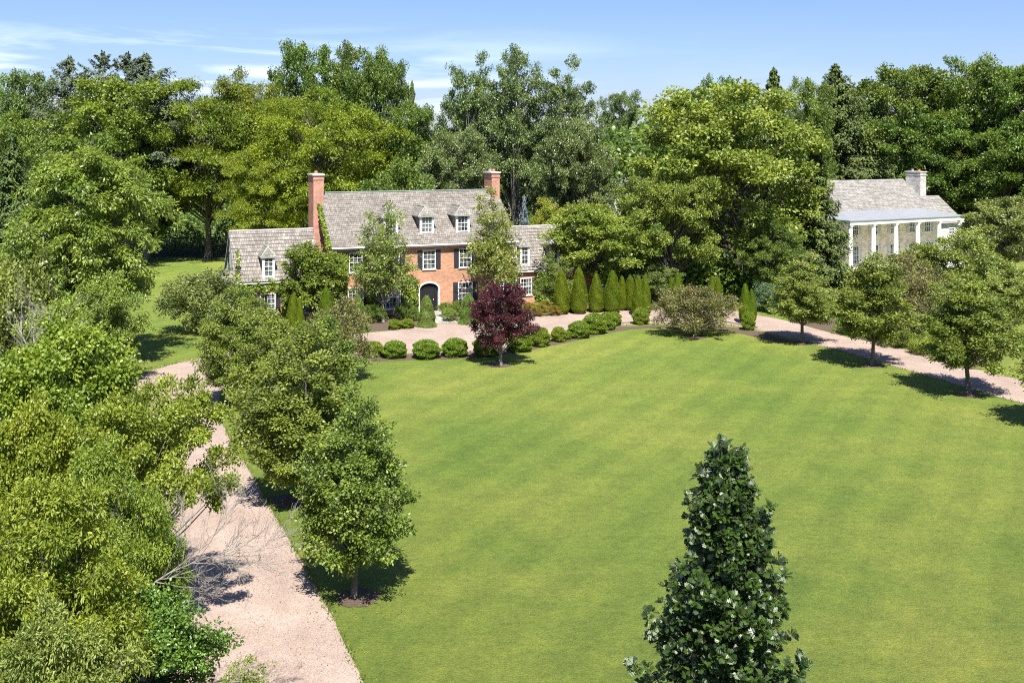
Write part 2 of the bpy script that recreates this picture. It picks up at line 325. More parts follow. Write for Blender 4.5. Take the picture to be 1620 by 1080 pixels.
def leaves(name, P, D, Nn, size, width, tmpl, tint, mat=None):
    P = P.astype(np.float32); t = norm(D); n = norm(Nn - (Nn * t).sum(-1, keepdims=True) * t); b = np.cross(t, n)
    tv, tf = tmpl; k = len(tv); s = size[:, None, None]
    V = P[:, None, :] + s * (tv[None, :, 0:1] * width * b[:, None, :] + tv[None, :, 1:2] * t[:, None, :] + tv[None, :, 2:3] * n[:, None, :])
    base = (np.arange(len(P)) * k)[:, None]
    F = []
    by = {}
    for f in tf: by.setdefault(len(f), []).append(f)
    for q, fs in by.items():
        F.append((base[:, None, :] + np.array(fs)[None]).reshape(-1, q))
    return raw_mesh(name, V.reshape(-1, 3), F, mat, np.repeat(np.clip(tint, 0, 1), k))

def tubes(name, pts, rad, mat=None, sides=6):
    """pts list of (M,n,3) arrays, rad list of (M,n)"""
    VV, FF, off = [], [], 0
    for p, r in zip(pts, rad):
        if not len(p): continue
        m, n, _ = p.shape
        t = np.gradient(p, axis=1) if n > 1 else p; t = norm(t)
        ref = np.where(np.abs(t[..., 2:3]) > .9, np.array([1., 0, 0]), np.array([0, 0, 1.])); u = norm(np.cross(t, ref)); v = np.cross(t, u)
        a = np.arange(sides) * 2 * math.pi / sides
        ring = p[:, :, None, :] + r[:, :, None, None] * (np.cos(a)[None, None, :, None] * u[:, :, None, :] + np.sin(a)[None, None, :, None] * v[:, :, None, :])
        VV.append(ring.reshape(-1, 3))
        i = np.arange(m)[:, None, None] * n * sides + np.arange(n - 1)[None, :, None] * sides; j = np.arange(sides)[None, None, :]; j2 = (j + 1) % sides
        f = np.stack([i + j, i + j2, i + sides + j2, i + sides + j], -1).reshape(-1, 4) + off
        FF.append(f); off += m * n * sides
    return raw_mesh(name, np.concatenate(VV), FF, mat, smooth=True)

def fib(rng, n, up=0.0):
    d = norm(rng.normal(size=(n, 3))); d[:, 2] += up; return norm(d)

def crown(seed, ells, K, rc, m, rs, l, leaf, width=.62, flat=1., up=.25, outer=.33, droop=0., tmpl=T_HEX, zmin=None, jit=.6, sunup=.55, twig=False, trunk=None, lean=.8, bark=None, limb_r=.012, vis_limb=True, cut=.55):
    """returns (trunk mesh, crown mesh). ells: ellipsoids (cx,cy,cz,rx,ry,rz) whose union is the outline"""
    rng = np.random.default_rng(seed); E = np.array(ells, float)
    area = (E[:, 3] * E[:, 5]) ** 1.0; pr = area / area.sum()
    C = []; W = []
    tries = 0
    while len(C) < K and tries < K * 60:
        best = None; bd = -1
        for _ in range(5):
            tries += 1
            e = E[rng.choice(len(E), p=pr)]; d = fib(rng, 1, up)[0]; rho = rng.random() ** outer
            p = e[:3] + d * (e[3:] - rc * .75) * rho * (1.13 if rng.random() < .12 else 1)
            ok = True
            for q in E:
                if q is e or (q == e).all(): continue
                if (((p - q[:3]) / q[3:]) ** 2).sum() < cut ** 2: ok = False; break
            if zmin is not None and p[2] < zmin: ok = False
            if not ok: continue
            dd = min((np.linalg.norm(p - c) for c in C), default=1e9)
            if dd > bd: bd = dd; best = (p, d)
        if best is not None: C.append(best[0]); W.append(best[1])
    C = np.array(C); W = np.array(W); k = len(C)
    rck = rc * rng.uniform(.6, 1.35, k)
    ctint = rng.normal(0, .13, k)
    # sub clusters
    sd_ = norm(rng.normal(size=(k, m, 3)) + W[:, None, :] * .7 + np.array([0, 0, .35])); rr = rng.uniform(.35, 1.05, (k, m, 1))
    axd = norm(W * np.array([1, 1, .6]) + np.array([0, 0, .2 - droop * .5]) + rng.normal(0, .25, W.shape))
    off = sd_ * rr * rck[:, None, None] * .78 + axd[:, None, :] * rng.uniform(-.5, 1.1, (k, m, 1)) * rck[:, None, None] * .75
    hor = np.linalg.norm(off[..., :2], axis=-1)
    off[..., 2] = off[..., 2] * flat - droop * hor ** 2 / np.maximum(rck[:, None], .1)
    S = C[:, None, :] + off
    stint = ctint[:, None] + rng.normal(0, .10, (k, m))
    ld = norm(rng.normal(size=(k, m, l, 3))); lr = rng.random((k, m, l, 1)) ** .45
    lo = ld * lr * rs * rng.uniform(.65, 1.35, (k, m, 1, 1)); lo[..., 2] *= (.55 + .45 * flat)
    P = (S[:, :, None, :] + lo).reshape(-1, 3)
    Nn = norm(sd_)[:, :, None, :] * .5 + ld * .8 + rng.normal(size=ld.shape) * jit + np.array([0, 0, sunup]); Nn = Nn.reshape(-1, 3)
    D = (sd_[:, :, None, :] * .5 + ld * .6 + rng.normal(size=ld.shape) * .5 + np.array([0, 0, -.25 - droop])).reshape(-1, 3)
    n = len(P); tint = (.48 + stint[:, :, None] + rng.normal(0, .13, (k, m, l))).ravel()
    cm = leaves('foliage', P, D, Nn, leaf * rng.uniform(.7, 1.25, n), width, tmpl, tint)
    # wood
    H = trunk['h']; r0 = trunk['r']; zf = trunk.get('fork', H * .3)
    zs = np.linspace(0, 1, 9); wig = rng.normal(0, .012 * H, (9, 2)); wig[0] = 0; wig = np.cumsum(wig, 0) * .5
    ax = np.stack([wig[:, 0], wig[:, 1], zs * H], -1); ar = r0 * (1 - zs * .86); ar[0] *= 1.35
    def on_axis(z):
        z = np.clip(z, 0, H); return np.stack([np.interp(z, ax[:, 2], ax[:, 0]), np.interp(z, ax[:, 2], ax[:, 1]), z], -1)
    hd = np.hypot(C[:, 0], C[:, 1]); z0 = np.clip(C[:, 2] - hd * lean - rng.uniform(0, .08 * H, k), zf, H * .93)
    A = on_axis(z0); tt = np.linspace(0, 1, 6)[None, :, None]
    mid = (A + C) / 2; mid[:, 2] += rng.uniform(-.06, .10, k) * hd; mid += rng.normal(0, .05, mid.shape) * hd[:, None]
    Q = (1 - tt) ** 2 * A[:, None] + 2 * tt * (1 - tt) * mid[:, None] + tt ** 2 * C[:, None]
    Rr = (r0 * .09 + limb_r * hd)[:, None] * (1 - .8 * np.linspace(0, 1, 6)[None]); 
    pts = [ax[None], Q]; rad = [ar[None], Rr]
    if twig:
        A2 = np.repeat(C[:, None], m, 1).reshape(-1, 3); B2 = S.reshape(-1, 3); md = (A2 + B2) / 2 + rng.normal(0, .04 * rc, A2.shape)
        pts.append(np.stack([A2, md, B2], 1)); rad.append(np.tile(np.array([[.35, .22, .08]]) * limb_r * rc * 1.2 + .002, (len(A2), 1)))
    tm = tubes('wood', pts, rad, sides=6)
    return tm, cm

PROTO = {}
def proto(kind, pair, H, Wd, leafm, barkm='bark', cname='crown'):
    tm, cm = pair; cm.materials.append(LM[leafm])
    if tm: tm.materials.append(M[barkm])
    n = len(cm.vertices); co = np.empty(n * 3, np.float32); cm.vertices.foreach_get('co', co); co = co.reshape(-1, 3)
    H = float(np.percentile(co[:, 2], 99.9)); Wd = 2 * float(np.percentile(np.maximum(np.abs(co[:, 0]), np.abs(co[:, 1])), 97.5))
    PROTO[kind] = (tm, cm, H, Wd, cname)
def place(kind, name, cat, x, d, ytop, wpx, label, group=None, leaf=None, rz=None, base=None, ground_z=0.):
    """stand a tree of `kind` at distance d metres in direction x, ytop and wpx set its height and spread"""
    tm, cm, H, Wd, cname = PROTO[kind]
    X, Y = xd(x, d) if base is None else base
    h = zat(ytop, d) - ground_z; wd = wpx / FPX * d
    o = empty(name, (X, Y, ground_z), random.Random(label).uniform(0, 6.28) if rz is None else rz); o.scale = (wd / Wd, wd / Wd, h / H)
    tag(o, label, cat, group)
    if tm: link('trunk', tm, o)
    link(cname, cm, o, LM[leaf] if leaf else None)
    return o
def place_solid(kind, name, cat, X, Y, h, wd, label, group=None, leaf=None, z=0.):
    """a one-mesh plant (clipped shrub)"""
    me, H, Wd = SOLID[kind]
    o = link(name, me, None, LM[leaf] if leaf else None, (X, Y, z), (0, 0, random.Random(label).uniform(0, 6.28)))
    o.scale = (wd / Wd, wd / Wd, h / H); return tag(o, label, cat, group)
SOLID = {}
def shell(seed, prof, H, Rm, n, leaf, width, mat, lobes=(), tmpl=T_QUAD, updir=.8, rough=.05, depth=.22, jit=.35, bumps=9):
    """clipped plant: prof(t)->relative radius, with lumps; leaves in the outer shell over a dark twiggy core of leaves"""
    rng = np.random.default_rng(seed)
    t = rng.random(n * 2); keep = rng.random(n * 2) < np.array([prof(q) for q in t]) + .08; t = t[keep][:n]; n = len(t)
    a = rng.uniform(0, 2 * math.pi, n); r = np.array([prof(q) for q in t]) * Rm
    ph = rng.uniform(0, 6.28, (4,)); lump = 1 + rough * (np.sin(a * 3 + ph[0] + t * bumps) + np.sin(a * 5 + ph[1] - t * bumps * 1.7) * .7 + np.sin(t * bumps * 2.3 + ph[2] + a * 2) * .8)
    rr = r * lump * (1 - depth * rng.random(n) ** 2.2)
    P = np.stack([rr * np.cos(a), rr * np.sin(a), t * H * (1 + .02 * rng.normal(size=n))], -1)
    e = .01; dr = (np.array([prof(min(1, q + e)) for q in t]) - np.array([prof(max(0, q - e)) for q in t])) * Rm / (2 * e * H)
    O = norm(np.stack([np.cos(a), np.sin(a), -dr], -1))
    Nn = O + rng.normal(size=P.shape) * jit; D = np.array([0, 0, updir]) + O * .45 + rng.normal(size=P.shape) * .35
    tint = .5 + rng.normal(0, .16, n) + .12 * np.sin(a * 4 + t * 15)
    return leaves('foliage', P, D, Nn, leaf * rng.uniform(.7, 1.3, n), width, tmpl, tint, mat)

def conifer(seed, H, Rm, whorls=34, per=8, leaf=.42, z0=.06, droop=.25, ragged=.18, shape=.85, dens=1.0, gaps=0.):
    rng = np.random.default_rng(seed); bp, br, LP, LD, LN, TI = [], [], [], [], [], []
    for i in range(whorls):
        t = i / (whorls - 1); zc = H * (z0 + (1 - z0) * t ** .92)
        Lw = Rm * (1 - t) ** shape + .12
        for j in range(per):
            if rng.random() < gaps: continue
            tt = min(.995, max(0, t + rng.normal(0, .9 / whorls * 2))); z = H * (z0 + (1 - z0) * tt); Lw = Rm * (1 - tt) ** shape + .12; a = rng.uniform(0, 6.283); Lb = Lw * rng.uniform(1 - ragged * 2, 1 + ragged * .6)
            s = np.linspace(0, 1, 7); dz = (.12 + .75 * tt ** 2) * Lb * s - droop * (1.25 - tt) * Lb * s ** 1.6 + .10 * Lb * s ** 4
            p = np.stack([math.cos(a) * Lb * s, math.sin(a) * Lb * s, z + dz], -1); bp.append(p); br.append((.012 * Lb + .012) * (1 - .85 * s))
            n = int((14 + 26 * Lb) * dens); u = rng.uniform(.12, 1, n) ** .7
            q = np.stack([np.interp(u, s, p[:, k]) for k in range(3)], -1)
            side = rng.choice([-1, 1], n); tan = np.array([-math.sin(a), math.cos(a), 0]); wid = (.16 + .26 * (1 - u)) * min(Lb, 2.6) * .55
            lat = rng.random(n) * wid * side
            q = q + tan * lat[:, None]; q[:, 2] -= np.abs(lat) * .35 + rng.random(n) ** 1.5 * (.10 + .55 * min(1.3, Lb / 2) * (droop > .2))
            ti = rng.normal(.5, .1) + rng.normal(0, .13, n)
            LP.append(q); LD.append(np.array([math.cos(a), math.sin(a), 0]) * .6 + tan * side[:, None] * .6 + np.array([0, 0, -.35 - droop]) + rng.normal(0, .25, (n, 3)))
            LN.append(np.array([math.cos(a) * .45, math.sin(a) * .45, 1.]) + rng.normal(0, .45, (n, 3))); TI.append(ti)
    n = 90; u = rng.random(n); a = rng.uniform(0, 6.283, n); o = np.stack([np.cos(a), np.sin(a), a * 0], -1); r = (.03 + .03 * Rm * (1 - u))[:, None]
    LP.append(o * r + np.array([0, 0, 1.]) * (H * (.93 + .075 * u))[:, None]); LD.append(o * .5 + np.array([0, 0, .9])); LN.append(o + rng.normal(0, .3, (n, 3))); TI.append(rng.normal(.5, .13, n))
    P = np.concatenate(LP); n = len(P)
    cm = leaves('foliage', P, np.concatenate(LD), np.concatenate(LN), leaf * rng.uniform(.6, 1.2, n), .42, T_QUAD, np.concatenate(TI))
    zs = np.linspace(0, 1, 6); ax = np.stack([zs * 0, zs * 0, zs * H * .99], -1)
    tm = tubes('wood', [ax[None], np.array(bp)], [(H * .016 * (1 - zs * .95))[None], np.array(br)], sides=5)
    return tm, cm

def bare_tree(seed, H, levels=4, spread=.55, r0=.09, n1=9, lean=(0, 0), stem=0, stemx=0):
    rng = np.random.default_rng(seed); out = {}
    def grow(p, d, Lg, r, lev):
        n = 6; pts = [p]; q = p.copy(); dd = d.copy()
        for i in range(n - 1):
            dd = dd + rng.normal(0, .11, 3) + np.array([0, 0, .03]); dd /= np.linalg.norm(dd); q = q + dd * Lg / (n - 1); pts.append(q)
        out.setdefault(lev, []).append((np.array(pts), r * (1 - .75 * np.linspace(0, 1, n))))
        if lev < levels:
            k = n1 if lev == 0 else int(rng.integers(3, 6))
            for j in range(k):
                s = rng.uniform(.25 if lev == 0 else .15, 1); i = min(n - 2, int(s * (n - 1))); f = s * (n - 1) - i
                st = pts[i] * (1 - f) + pts[i + 1] * f; side = norm(np.cross(dd, rng.normal(size=3)))
                nd = norm(dd * (1 - spread * .5) + side * spread * rng.uniform(.7, 1.3)); grow(st, nd, Lg * rng.uniform(.4, .68), r * (1 - .6 * s) * .55, lev + 1)
    d0 = norm(np.array([lean[0], lean[1], 1.])); grow(np.array([stemx, 0, stem]), d0, H * .75, r0, 0)
    pts = []; rad = []
    for lev, L_ in out.items(): pts.append(np.array([a for a, _ in L_])); rad.append(np.maximum(np.array([b for _, b in L_]), .0035))
    if stem: t = np.linspace(0, 1, 6); pts.append(np.stack([stemx * t ** 2, t * 0, stem * t], -1)[None]); rad.append((r0 * (1.5 - .5 * t))[None])
    return tubes('wood', pts, rad, sides=5)

# ------------------------------------------------------------------ setting: ground, drive, beds
def strip_mesh(name, outer, z, mat, holes=None):
    from mathutils.geometry import tessellate_polygon
    tri = tessellate_polygon([[Vector((x, y, 0)) for x, y in outer]])
    me = bpy.data.meshes.new(name); me.from_pydata([(x, y, z) for x, y in outer], [], [t if (Vector((*outer[t[1]], 0)) - Vector((*outer[t[0]], 0))).cross(Vector((*outer[t[2]], 0)) - Vector((*outer[t[0]], 0))).z > 0 else t[::-1] for t in tri])
    me.materials.append(mat); return tag(link(name, me), kind='structure')
def smooth_poly(pts, it=3, closed=True):
    for _ in range(it):
        q = []
        for i in range(len(pts)):
            a = pts[i]; b = pts[(i + 1) % len(pts)]
            q += [(a[0] * .75 + b[0] * .25, a[1] * .75 + b[1] * .25), (a[0] * .25 + b[0] * .75, a[1] * .25 + b[1] * .75)]
        pts = q
    return pts
def ragged(pts, seed, amp):
    rr = random.Random(seed); out = []
    for i, a in enumerate(pts):
        b = pts[(i + 1) % len(pts)]; L_ = math.hypot(b[0] - a[0], b[1] - a[1]); k = max(1, int(L_ / .35))
        for j in range(k):
            f = j / k; out.append((a[0] + (b[0] - a[0]) * f + rr.uniform(-amp, amp), a[1] + (b[1] - a[1]) * f + rr.uniform(-amp, amp)))
    return out
# undulating lawn: one sheet that reaches the horizon
gm = MB(); gm.face([(-2500, -60, 0), (2500, -60, 0), (2500, 4000, 0), (-2500, 4000, 0)]); tag(gm.build('ground', M['lawn']), kind='structure')
drive = [at(*p) for p in [(575, 1080), (520, 962), (472, 880), (440, 825), (409, 769), (389, 734), (371, 708), (352, 672), (345, 640), (352, 610), (380, 588), (430, 574), (500, 568), (590, 566), (650, 564), (720, 562),
     (800, 556), (860, 545), (900, 535), (945, 524), (985, 514), (1030, 511), (1090, 511), (1150, 513), (1199, 522), (1268, 541), (1325, 553), (1444, 588), (1574, 626), (1700, 662),
     (1700, 630), (1620, 601), (1551, 587), (1474, 562), (1406, 547), (1318, 528), (1260, 511), (1226, 503), (1195, 498), (1160, 490), (1060, 488), (1000, 490), (940, 493), (880, 496), (830, 502), (770, 508), (700, 511),
     (660, 517), (620, 523), (585, 526), (500, 534), (400, 548), (340, 560), (307, 569), (263, 578), (215, 596), (150, 616), (150, 640), (205, 620), (240, 622), (232, 660), (190, 720), (175, 800), (190, 900), (210, 1000), (200, 1120), (330, 1500), (650, 1500), (610, 1160)]]
strip_mesh('driveway', ragged(smooth_poly(drive, 3), 4, .03), .008, M['gravel'])
strip_mesh('side_driveway', smooth_poly([at(*p) for p in [(1560, 462), (1620, 462), (1760, 468), (1760, 452), (1640, 447), (1585, 449)]], 2), .008, M['gravel'])
# woodland floor beyond the lawns and under the left-hand thicket
def blob(pts, name, z, mat, seed=1, amp=.15): return strip_mesh(name, ragged(smooth_poly(pts, 2), seed, amp), z, mat)
blob([(-80, 133), (-45, 132), (-30, 130), (-14, 108), (6, 100), (22, 102), (30, 128), (52, 132), (62, 124), (120, 124), (300, 400), (-300, 400), (-140, 100)], 'woodland_floor', .004, M['litter'], 2)
blob([at(*p) for p in [(-200, 1500), (180, 1500), (190, 1000), (170, 860), (180, 740), (170, 660), (140, 610), (60, 560), (0, 500), (-300, 470)]], 'thicket_floor', .004, M['litter'], 3)
# planting beds round the house and along the drive
blob([at(*p) for p in [(560, 526), (640, 521), (662, 516), (668, 498), (560, 490), (440, 500), (430, 520), (500, 530)]], 'planting_bed', .012, M['mulch'], 5, .08)
blob([at(*p) for p in [(700, 497), (702, 508), (750, 506), (830, 500), (880, 494), (940, 491), (1000, 489), (1060, 486), (1050, 476), (900, 478), (800, 486)]], 'planting_bed', .012, M['mulch'], 6, .08)
blob([at(*p) for p in [(985, 517), (1030, 514), (1090, 514), (1160, 517), (1200, 524), (1262, 543), (1225, 540), (1150, 522), (1090, 519), (1030, 518), (970, 524), (925, 536), (850, 552), (760, 567), (620, 570), (580, 572), (590, 562), (760, 556), (860, 541), (940, 520)]], 'planting_bed', .012, M['mulch'], 7, .05)
blob([at(*p) for p in [(1225, 502), (1320, 527), (1406, 546), (1480, 562), (1560, 584), (1580, 570), (1490, 545), (1400, 520), (1300, 500)]], 'planting_bed', .012, M['mulch'], 8, .1)
def disc(x, y, r, nm='mulch_ring'):
    X, Y = at(x, y); rr = random.Random(x)
    strip_mesh(nm, [(X + r * math.cos(a / 24 * 6.283) * rr.uniform(.9, 1.1), Y + r * math.sin(a / 24 * 6.283) * rr.uniform(.9, 1.1)) for a in range(24)], .016, M['mulch'])
for x, y, r in [(566, 945, .68), (790, 577, .8), (1270, 543, .7), (1380, 578, .75), (1532, 624, .75), (455, 792, .8), (1100, 533, .8)]: disc(x, y, r)
# stone edging between gravel and lawn bed
eb = MB(); ep = smooth_poly([at(*p) for p in [(585, 563), (650, 561), (720, 559), (800, 553), (860, 542), (900, 532), (945, 521), (985, 511.5), (1030, 508.5), (1090, 508.5), (1150, 510), (1199, 519)]], 0)
for i in range(len(ep) - 1):
    a = Vector((*ep[i], 0)); b = Vector((*ep[i + 1], 0)); n = max(1, int((b - a).length / .5)); rr = random.Random(i)
    for k in range(n):
        p = a.lerp(b, (k + .04) / n); q = a.lerp(b, (k + .96) / n); t = (q - p).normalized(); s = Vector((-t.y, t.x, 0)) * .09; j = rr.uniform(-.02, .02)
        eb.prism([(p.x - s.x + j, p.y - s.y), (q.x - s.x + j, q.y - s.y), (q.x + s.x + j, q.y + s.y), (p.x + s.x + j, p.y + s.y)], -.02, .09 + rr.uniform(-.015, .02))
tag(eb.build('kerb', M['edge']), kind='structure')
# flagstone path to the front door
pb = MB(); A = Vector((*at(683, 496), 0)); B = Vector((*at(706, 511), 0)); rr = random.Random(3)
u = Vector((.93, .368, 0)); 
for i in range(6):
    for j in range(3):
        c = A.lerp(B, (i + .5) / 6) + u * (j - 1) * .62; pb.prism([(c.x + dx * .93 * .29 - dy * .368 * .30, c.y + dx * .368 * .29 + dy * .93 * .30) for dx, dy in ((-1, -1), (1, -1), (1, 1), (-1, 1))], -.01, .035 + rr.uniform(-.006, .006))
tag(pb.build('path', M['flag']), kind='structure')

def fringe():
    # uncut grass leaning over the edge of the gravel
    rng = np.random.default_rng(13); D_ = smooth_poly(drive, 3); P = []
    for a, b in zip(D_, D_[1:] + D_[:1]):
        L_ = math.hypot(b[0] - a[0], b[1] - a[1]); ym = (a[1] + b[1]) / 2
        if ym > 95 or ym < 20: continue
        n = int(L_ * (70 if ym < 50 else 32)); t = rng.random(n); P.append(np.stack([a[0] + (b[0] - a[0]) * t + rng.normal(0, .07, n), a[1] + (b[1] - a[1]) * t + rng.normal(0, .07, n), t * 0], -1))
    P = np.concatenate(P); n = len(P); k = .5 + .5 * np.sin(P[:, 0] * 2.1) * np.cos(P[:, 1] * 1.7)
    return leaves('grass_fringe', P, rng.normal(size=(n, 3)) * .7 + np.array([0, 0, 1.]), rng.normal(size=(n, 3)), rng.uniform(.04, .13, n) * (.5 + k), .28, T_QUAD, rng.normal(.5, .16, n), GF)
GF = leaf_mat('leaf_grass', (.10, .15, .03), (.22, .29, .06), .3, .5)
tag(link('grass_fringe', fringe()), 'uncut grass along the edges of the gravel drive', 'grass', kind='stuff')

# ------------------------------------------------------------------ houses
def frustum_courses(mb, f, n, thick=.03, seed=0):
    """roof slope as overlapping courses; f(t)->(left point,right point) from eave t=0 to ridge t=1"""
    rr = random.Random(seed)
    for i in range(n):
        a0, b0 = f(i / n); a1, b1 = f(min(1, (i + 1.12) / n)); A0, B0, A1, B1 = map(Vector, (a0, b0, a1, b1))
        nn = (B0 - A0).cross(A1 - A0).normalized()
        if nn.z < 0: nn = -nn
        m = max(2, int((B0 - A0).length / .55)); L0 = (A1 - A0).length
        js = [rr.uniform(-.012, .016) for _ in range(m)]
        for k in range(m):
            p0 = A0.lerp(B0, k / m); p1 = A0.lerp(B0, (k + 1) / m); q0 = A1.lerp(B1, k / m); q1 = A1.lerp(B1, (k + 1) / m)
            j = js[k]; dn = (A0 - A1).normalized() * j; up = nn * (thick + j * .3)
            x0 = k / m * (B0 - A0).length; x1 = (k + 1) / m * (B0 - A0).length; v = i * .25 + seed * .1
            P0, P1 = p0 + up + dn, p1 + up + dn
            mb.face([P0, P1, q1 + nn * .004, q0 + nn * .004], [(x0, v), (x1, v), (x1, v + .28), (x0, v + .28)])
            mb.face([p0 + dn, p1 + dn, P1, P0], [(x0, v), (x1, v), (x1, v + .02), (x0, v + .02)])

def window(parent, x0, x1, z0, z1, y, cols=4, rows=4, fw=.07, name='window', flip=False, shut=None, shutw=.42, trim='white', sillw=.05, mat_glass='glass', curtain=False):
    """double-hung sash: frame with muntins (part) and pane (sub-part) on a wall whose outer face is y"""
    f = MB(); d0, d1 = y - .05, y + .08
    f.box(x0, x0 + fw, d0, d1, z0, z1); f.box(x1 - fw, x1, d0, d1, z0, z1); f.box(x0 + fw, x1 - fw, d0, d1, z1 - fw, z1); f.box(x0 + fw, x1 - fw, d0, d1, z0, z0 + fw)
    f.box(x0 - sillw, x1 + sillw, d0 - .05, d1, z0 - .06, z0 - .002)
    ix0, ix1, iz0, iz1 = x0 + fw, x1 - fw, z0 + fw, z1 - fw; w_ = (ix1 - ix0)
    zm = (iz0 + iz1) / 2; f.box(ix0, ix1, d0 + .02, d1 - .02, zm - .025, zm + .025)
    for i in range(1, cols): xx = ix0 + w_ * i / cols; f.box(xx - .011, xx + .011, d0 + .03, d1 - .03, iz0, iz1)
    for i in range(1, rows):
        if i * 2 == rows: continue
        zz = iz0 + (iz1 - iz0) * i / rows; f.box(ix0, ix1, d0 + .032, d1 - .032, zz - .011, zz + .011)
    o = f.build(name, M[trim], parent)
    g = MB(); g.box(ix0, ix1, y + .03, y + .05, iz0, iz1); g.build('pane', M[mat_glass], o)
    if shut:
        for s in (-1, 1):
            a = x0 - shutw - .02 if s < 0 else x1 + .02; sb = MB(); sb.box(a, a + shutw, y - .045, y + .0, z0, z1)
            for k in range(int((z1 - z0 - .2) / .09)): zz = z0 + .1 + k * .09; sb.box(a + .06, a + shutw - .06, y - .06, y - .046, zz, zz + .055)
            sb.build('shutter', M[shut], parent)
    return o
def wall_with_holes(mb, x0, x1, z0, z1, y, holes, dep=.3, norm_out=-1):
    """front wall at y facing -y, with rectangular openings"""
    xs = sorted({x0, x1, *[h[0] for h in holes], *[h[1] for h in holes]}); zs = sorted({z0, z1, *[h[2] for h in holes], *[h[3] for h in holes]})
    for a, b in zip(xs[:-1], xs[1:]):
        for c, d in zip(zs[:-1], zs[1:]):
            mx_, mz = (a + b) / 2, (c + d) / 2
            if any(h[0] < mx_ < h[1] and h[2] < mz < h[3] for h in holes): continue
            mb.face([(a, y, c), (b, y, c), (b, y, d), (a, y, d)])
    for h in holes:
        a, b, c, d = h; mb.face([(a, y, c), (a, y + dep, c), (a, y + dep, d), (a, y, d)]); mb.face([(b, y + dep, c), (b, y, c), (b, y, d), (b, y + dep, d)])
        mb.face([(a, y, d), (a, y + dep, d), (b, y + dep, d), (b, y, d)]); mb.face([(a, y + dep, c), (a, y, c), (b, y, c), (b, y + dep, c)])

def dormer(root, xc, w_, y0, zb, zt, zp, ridge_back, cheek_back, shake='shake', cols=3, rows=4, hip=False, ov=.12):
    """gabled dormer standing on the roof: wall face at y0"""
    h = w_ / 2
    cb = MB()                                           # cheeks: triangles down to the roof slope
    for s in (-1, 1):
        x = xc + s * (h - .01); pts = [(x, y0 + .02, zb), (x, cheek_back, zt), (x, y0 + .02, zt)]
        cb.face(pts if s > 0 else pts[::-1])
    o = cb.build('dormer', M['shakec'], root)
    fb = MB(); fw = .15
    fb.box(xc - h, xc - h + fw, y0 - .03, y0 + .12, zb, zt); fb.box(xc + h - fw, xc + h, y0 - .03, y0 + .12, zb, zt)
    fb.box(xc - h + fw, xc + h - fw, y0 - .03, y0 + .12, zb, zb + .16); fb.box(xc - h + fw, xc + h - fw, y0 - .03, y0 + .12, zt - .10, zt)
    if not hip: fb.face([(xc - h, y0 - .03, zt + .001), (xc + h, y0 - .03, zt + .001), (xc, y0 - .03, zp - .06)])
    fb.build('dormer_face', M['white'], o)
    a = window(o, xc - h + fw + .002, xc + h - fw - .002, zb + .162, zt - .102, y0 + .02, cols, rows, fw=.035, sillw=-.01); a.name = 'window'
    rb = MB(); e = ov + .08
    ze = zt - e * (zp - zt) / (h + .0) * .6
    for s in (-1, 1):
        if hip:
            rb.face([(xc, y0 + h * .9, zp), (xc - (h + e), y0 - e, ze), (xc + (h + e), y0 - e, ze)]) if s < 0 else None
            q = [(xc + s * (h + e), y0 - e, ze), (xc + s * (h + e), cheek_back, ze), (xc, ridge_back, zp), (xc, y0 + h * .9, zp)]
        else:
            q = [(xc + s * (h + e), y0 - e, ze), (xc + s * (h + e), cheek_back + .2, ze), (xc, ridge_back, zp), (xc, y0 - e, zp)]
        rb.face(q if s > 0 else q[::-1])
        t = .05; q2 = [(x, y, z - t) for x, y, z in q]; rb.face(q2[::-1] if s > 0 else q2)
        rb.face([q[0], q[-1], q2[-1], q2[0]]); rb.face([q[1], q[0], q2[0], q2[1]])
    rb.build('dormer_roof', M[shake], o)
    if hip:
        ap = Vector((xc, y0 + h * .9, zp)); hb_ = MB()
        for s in (-1, 1):
            a_ = Vector((xc + s * (h + e), y0 - e, ze)); w1 = Vector((.035, 0, 0)); u1 = Vector((0, 0, .03))
            hb_.face([a_ - w1 + u1, a_ + w1 + u1, ap + w1 + u1, ap - w1 + u1]); hb_.face([a_ - w1 + u1, ap - w1 + u1, ap - w1, a_ - w1]); hb_.face([ap + w1 + u1, a_ + w1 + u1, a_ + w1, ap + w1])
        hb_.box(xc - h - e, xc + h + e, y0 - e - .01, y0 - e + .02, ze - .07, ze + .005); hb_.box(xc - h - e, xc - h - e + .03, y0 - e + .02, cheek_back - .1, ze - .07, ze + .005); hb_.box(xc + h + e - .03, xc + h + e, y0 - e + .02, cheek_back - .1, ze - .07, ze + .005)
        hb_.build('hip_flashing', M['copper'], o)
    fl = MB(); fl.box(xc - .05, xc + .05, (y0 + h * .9) if hip else (y0 - e), ridge_back, zp - .02, zp + .03); fl.build('ridge_flashing', M['copper'], o)

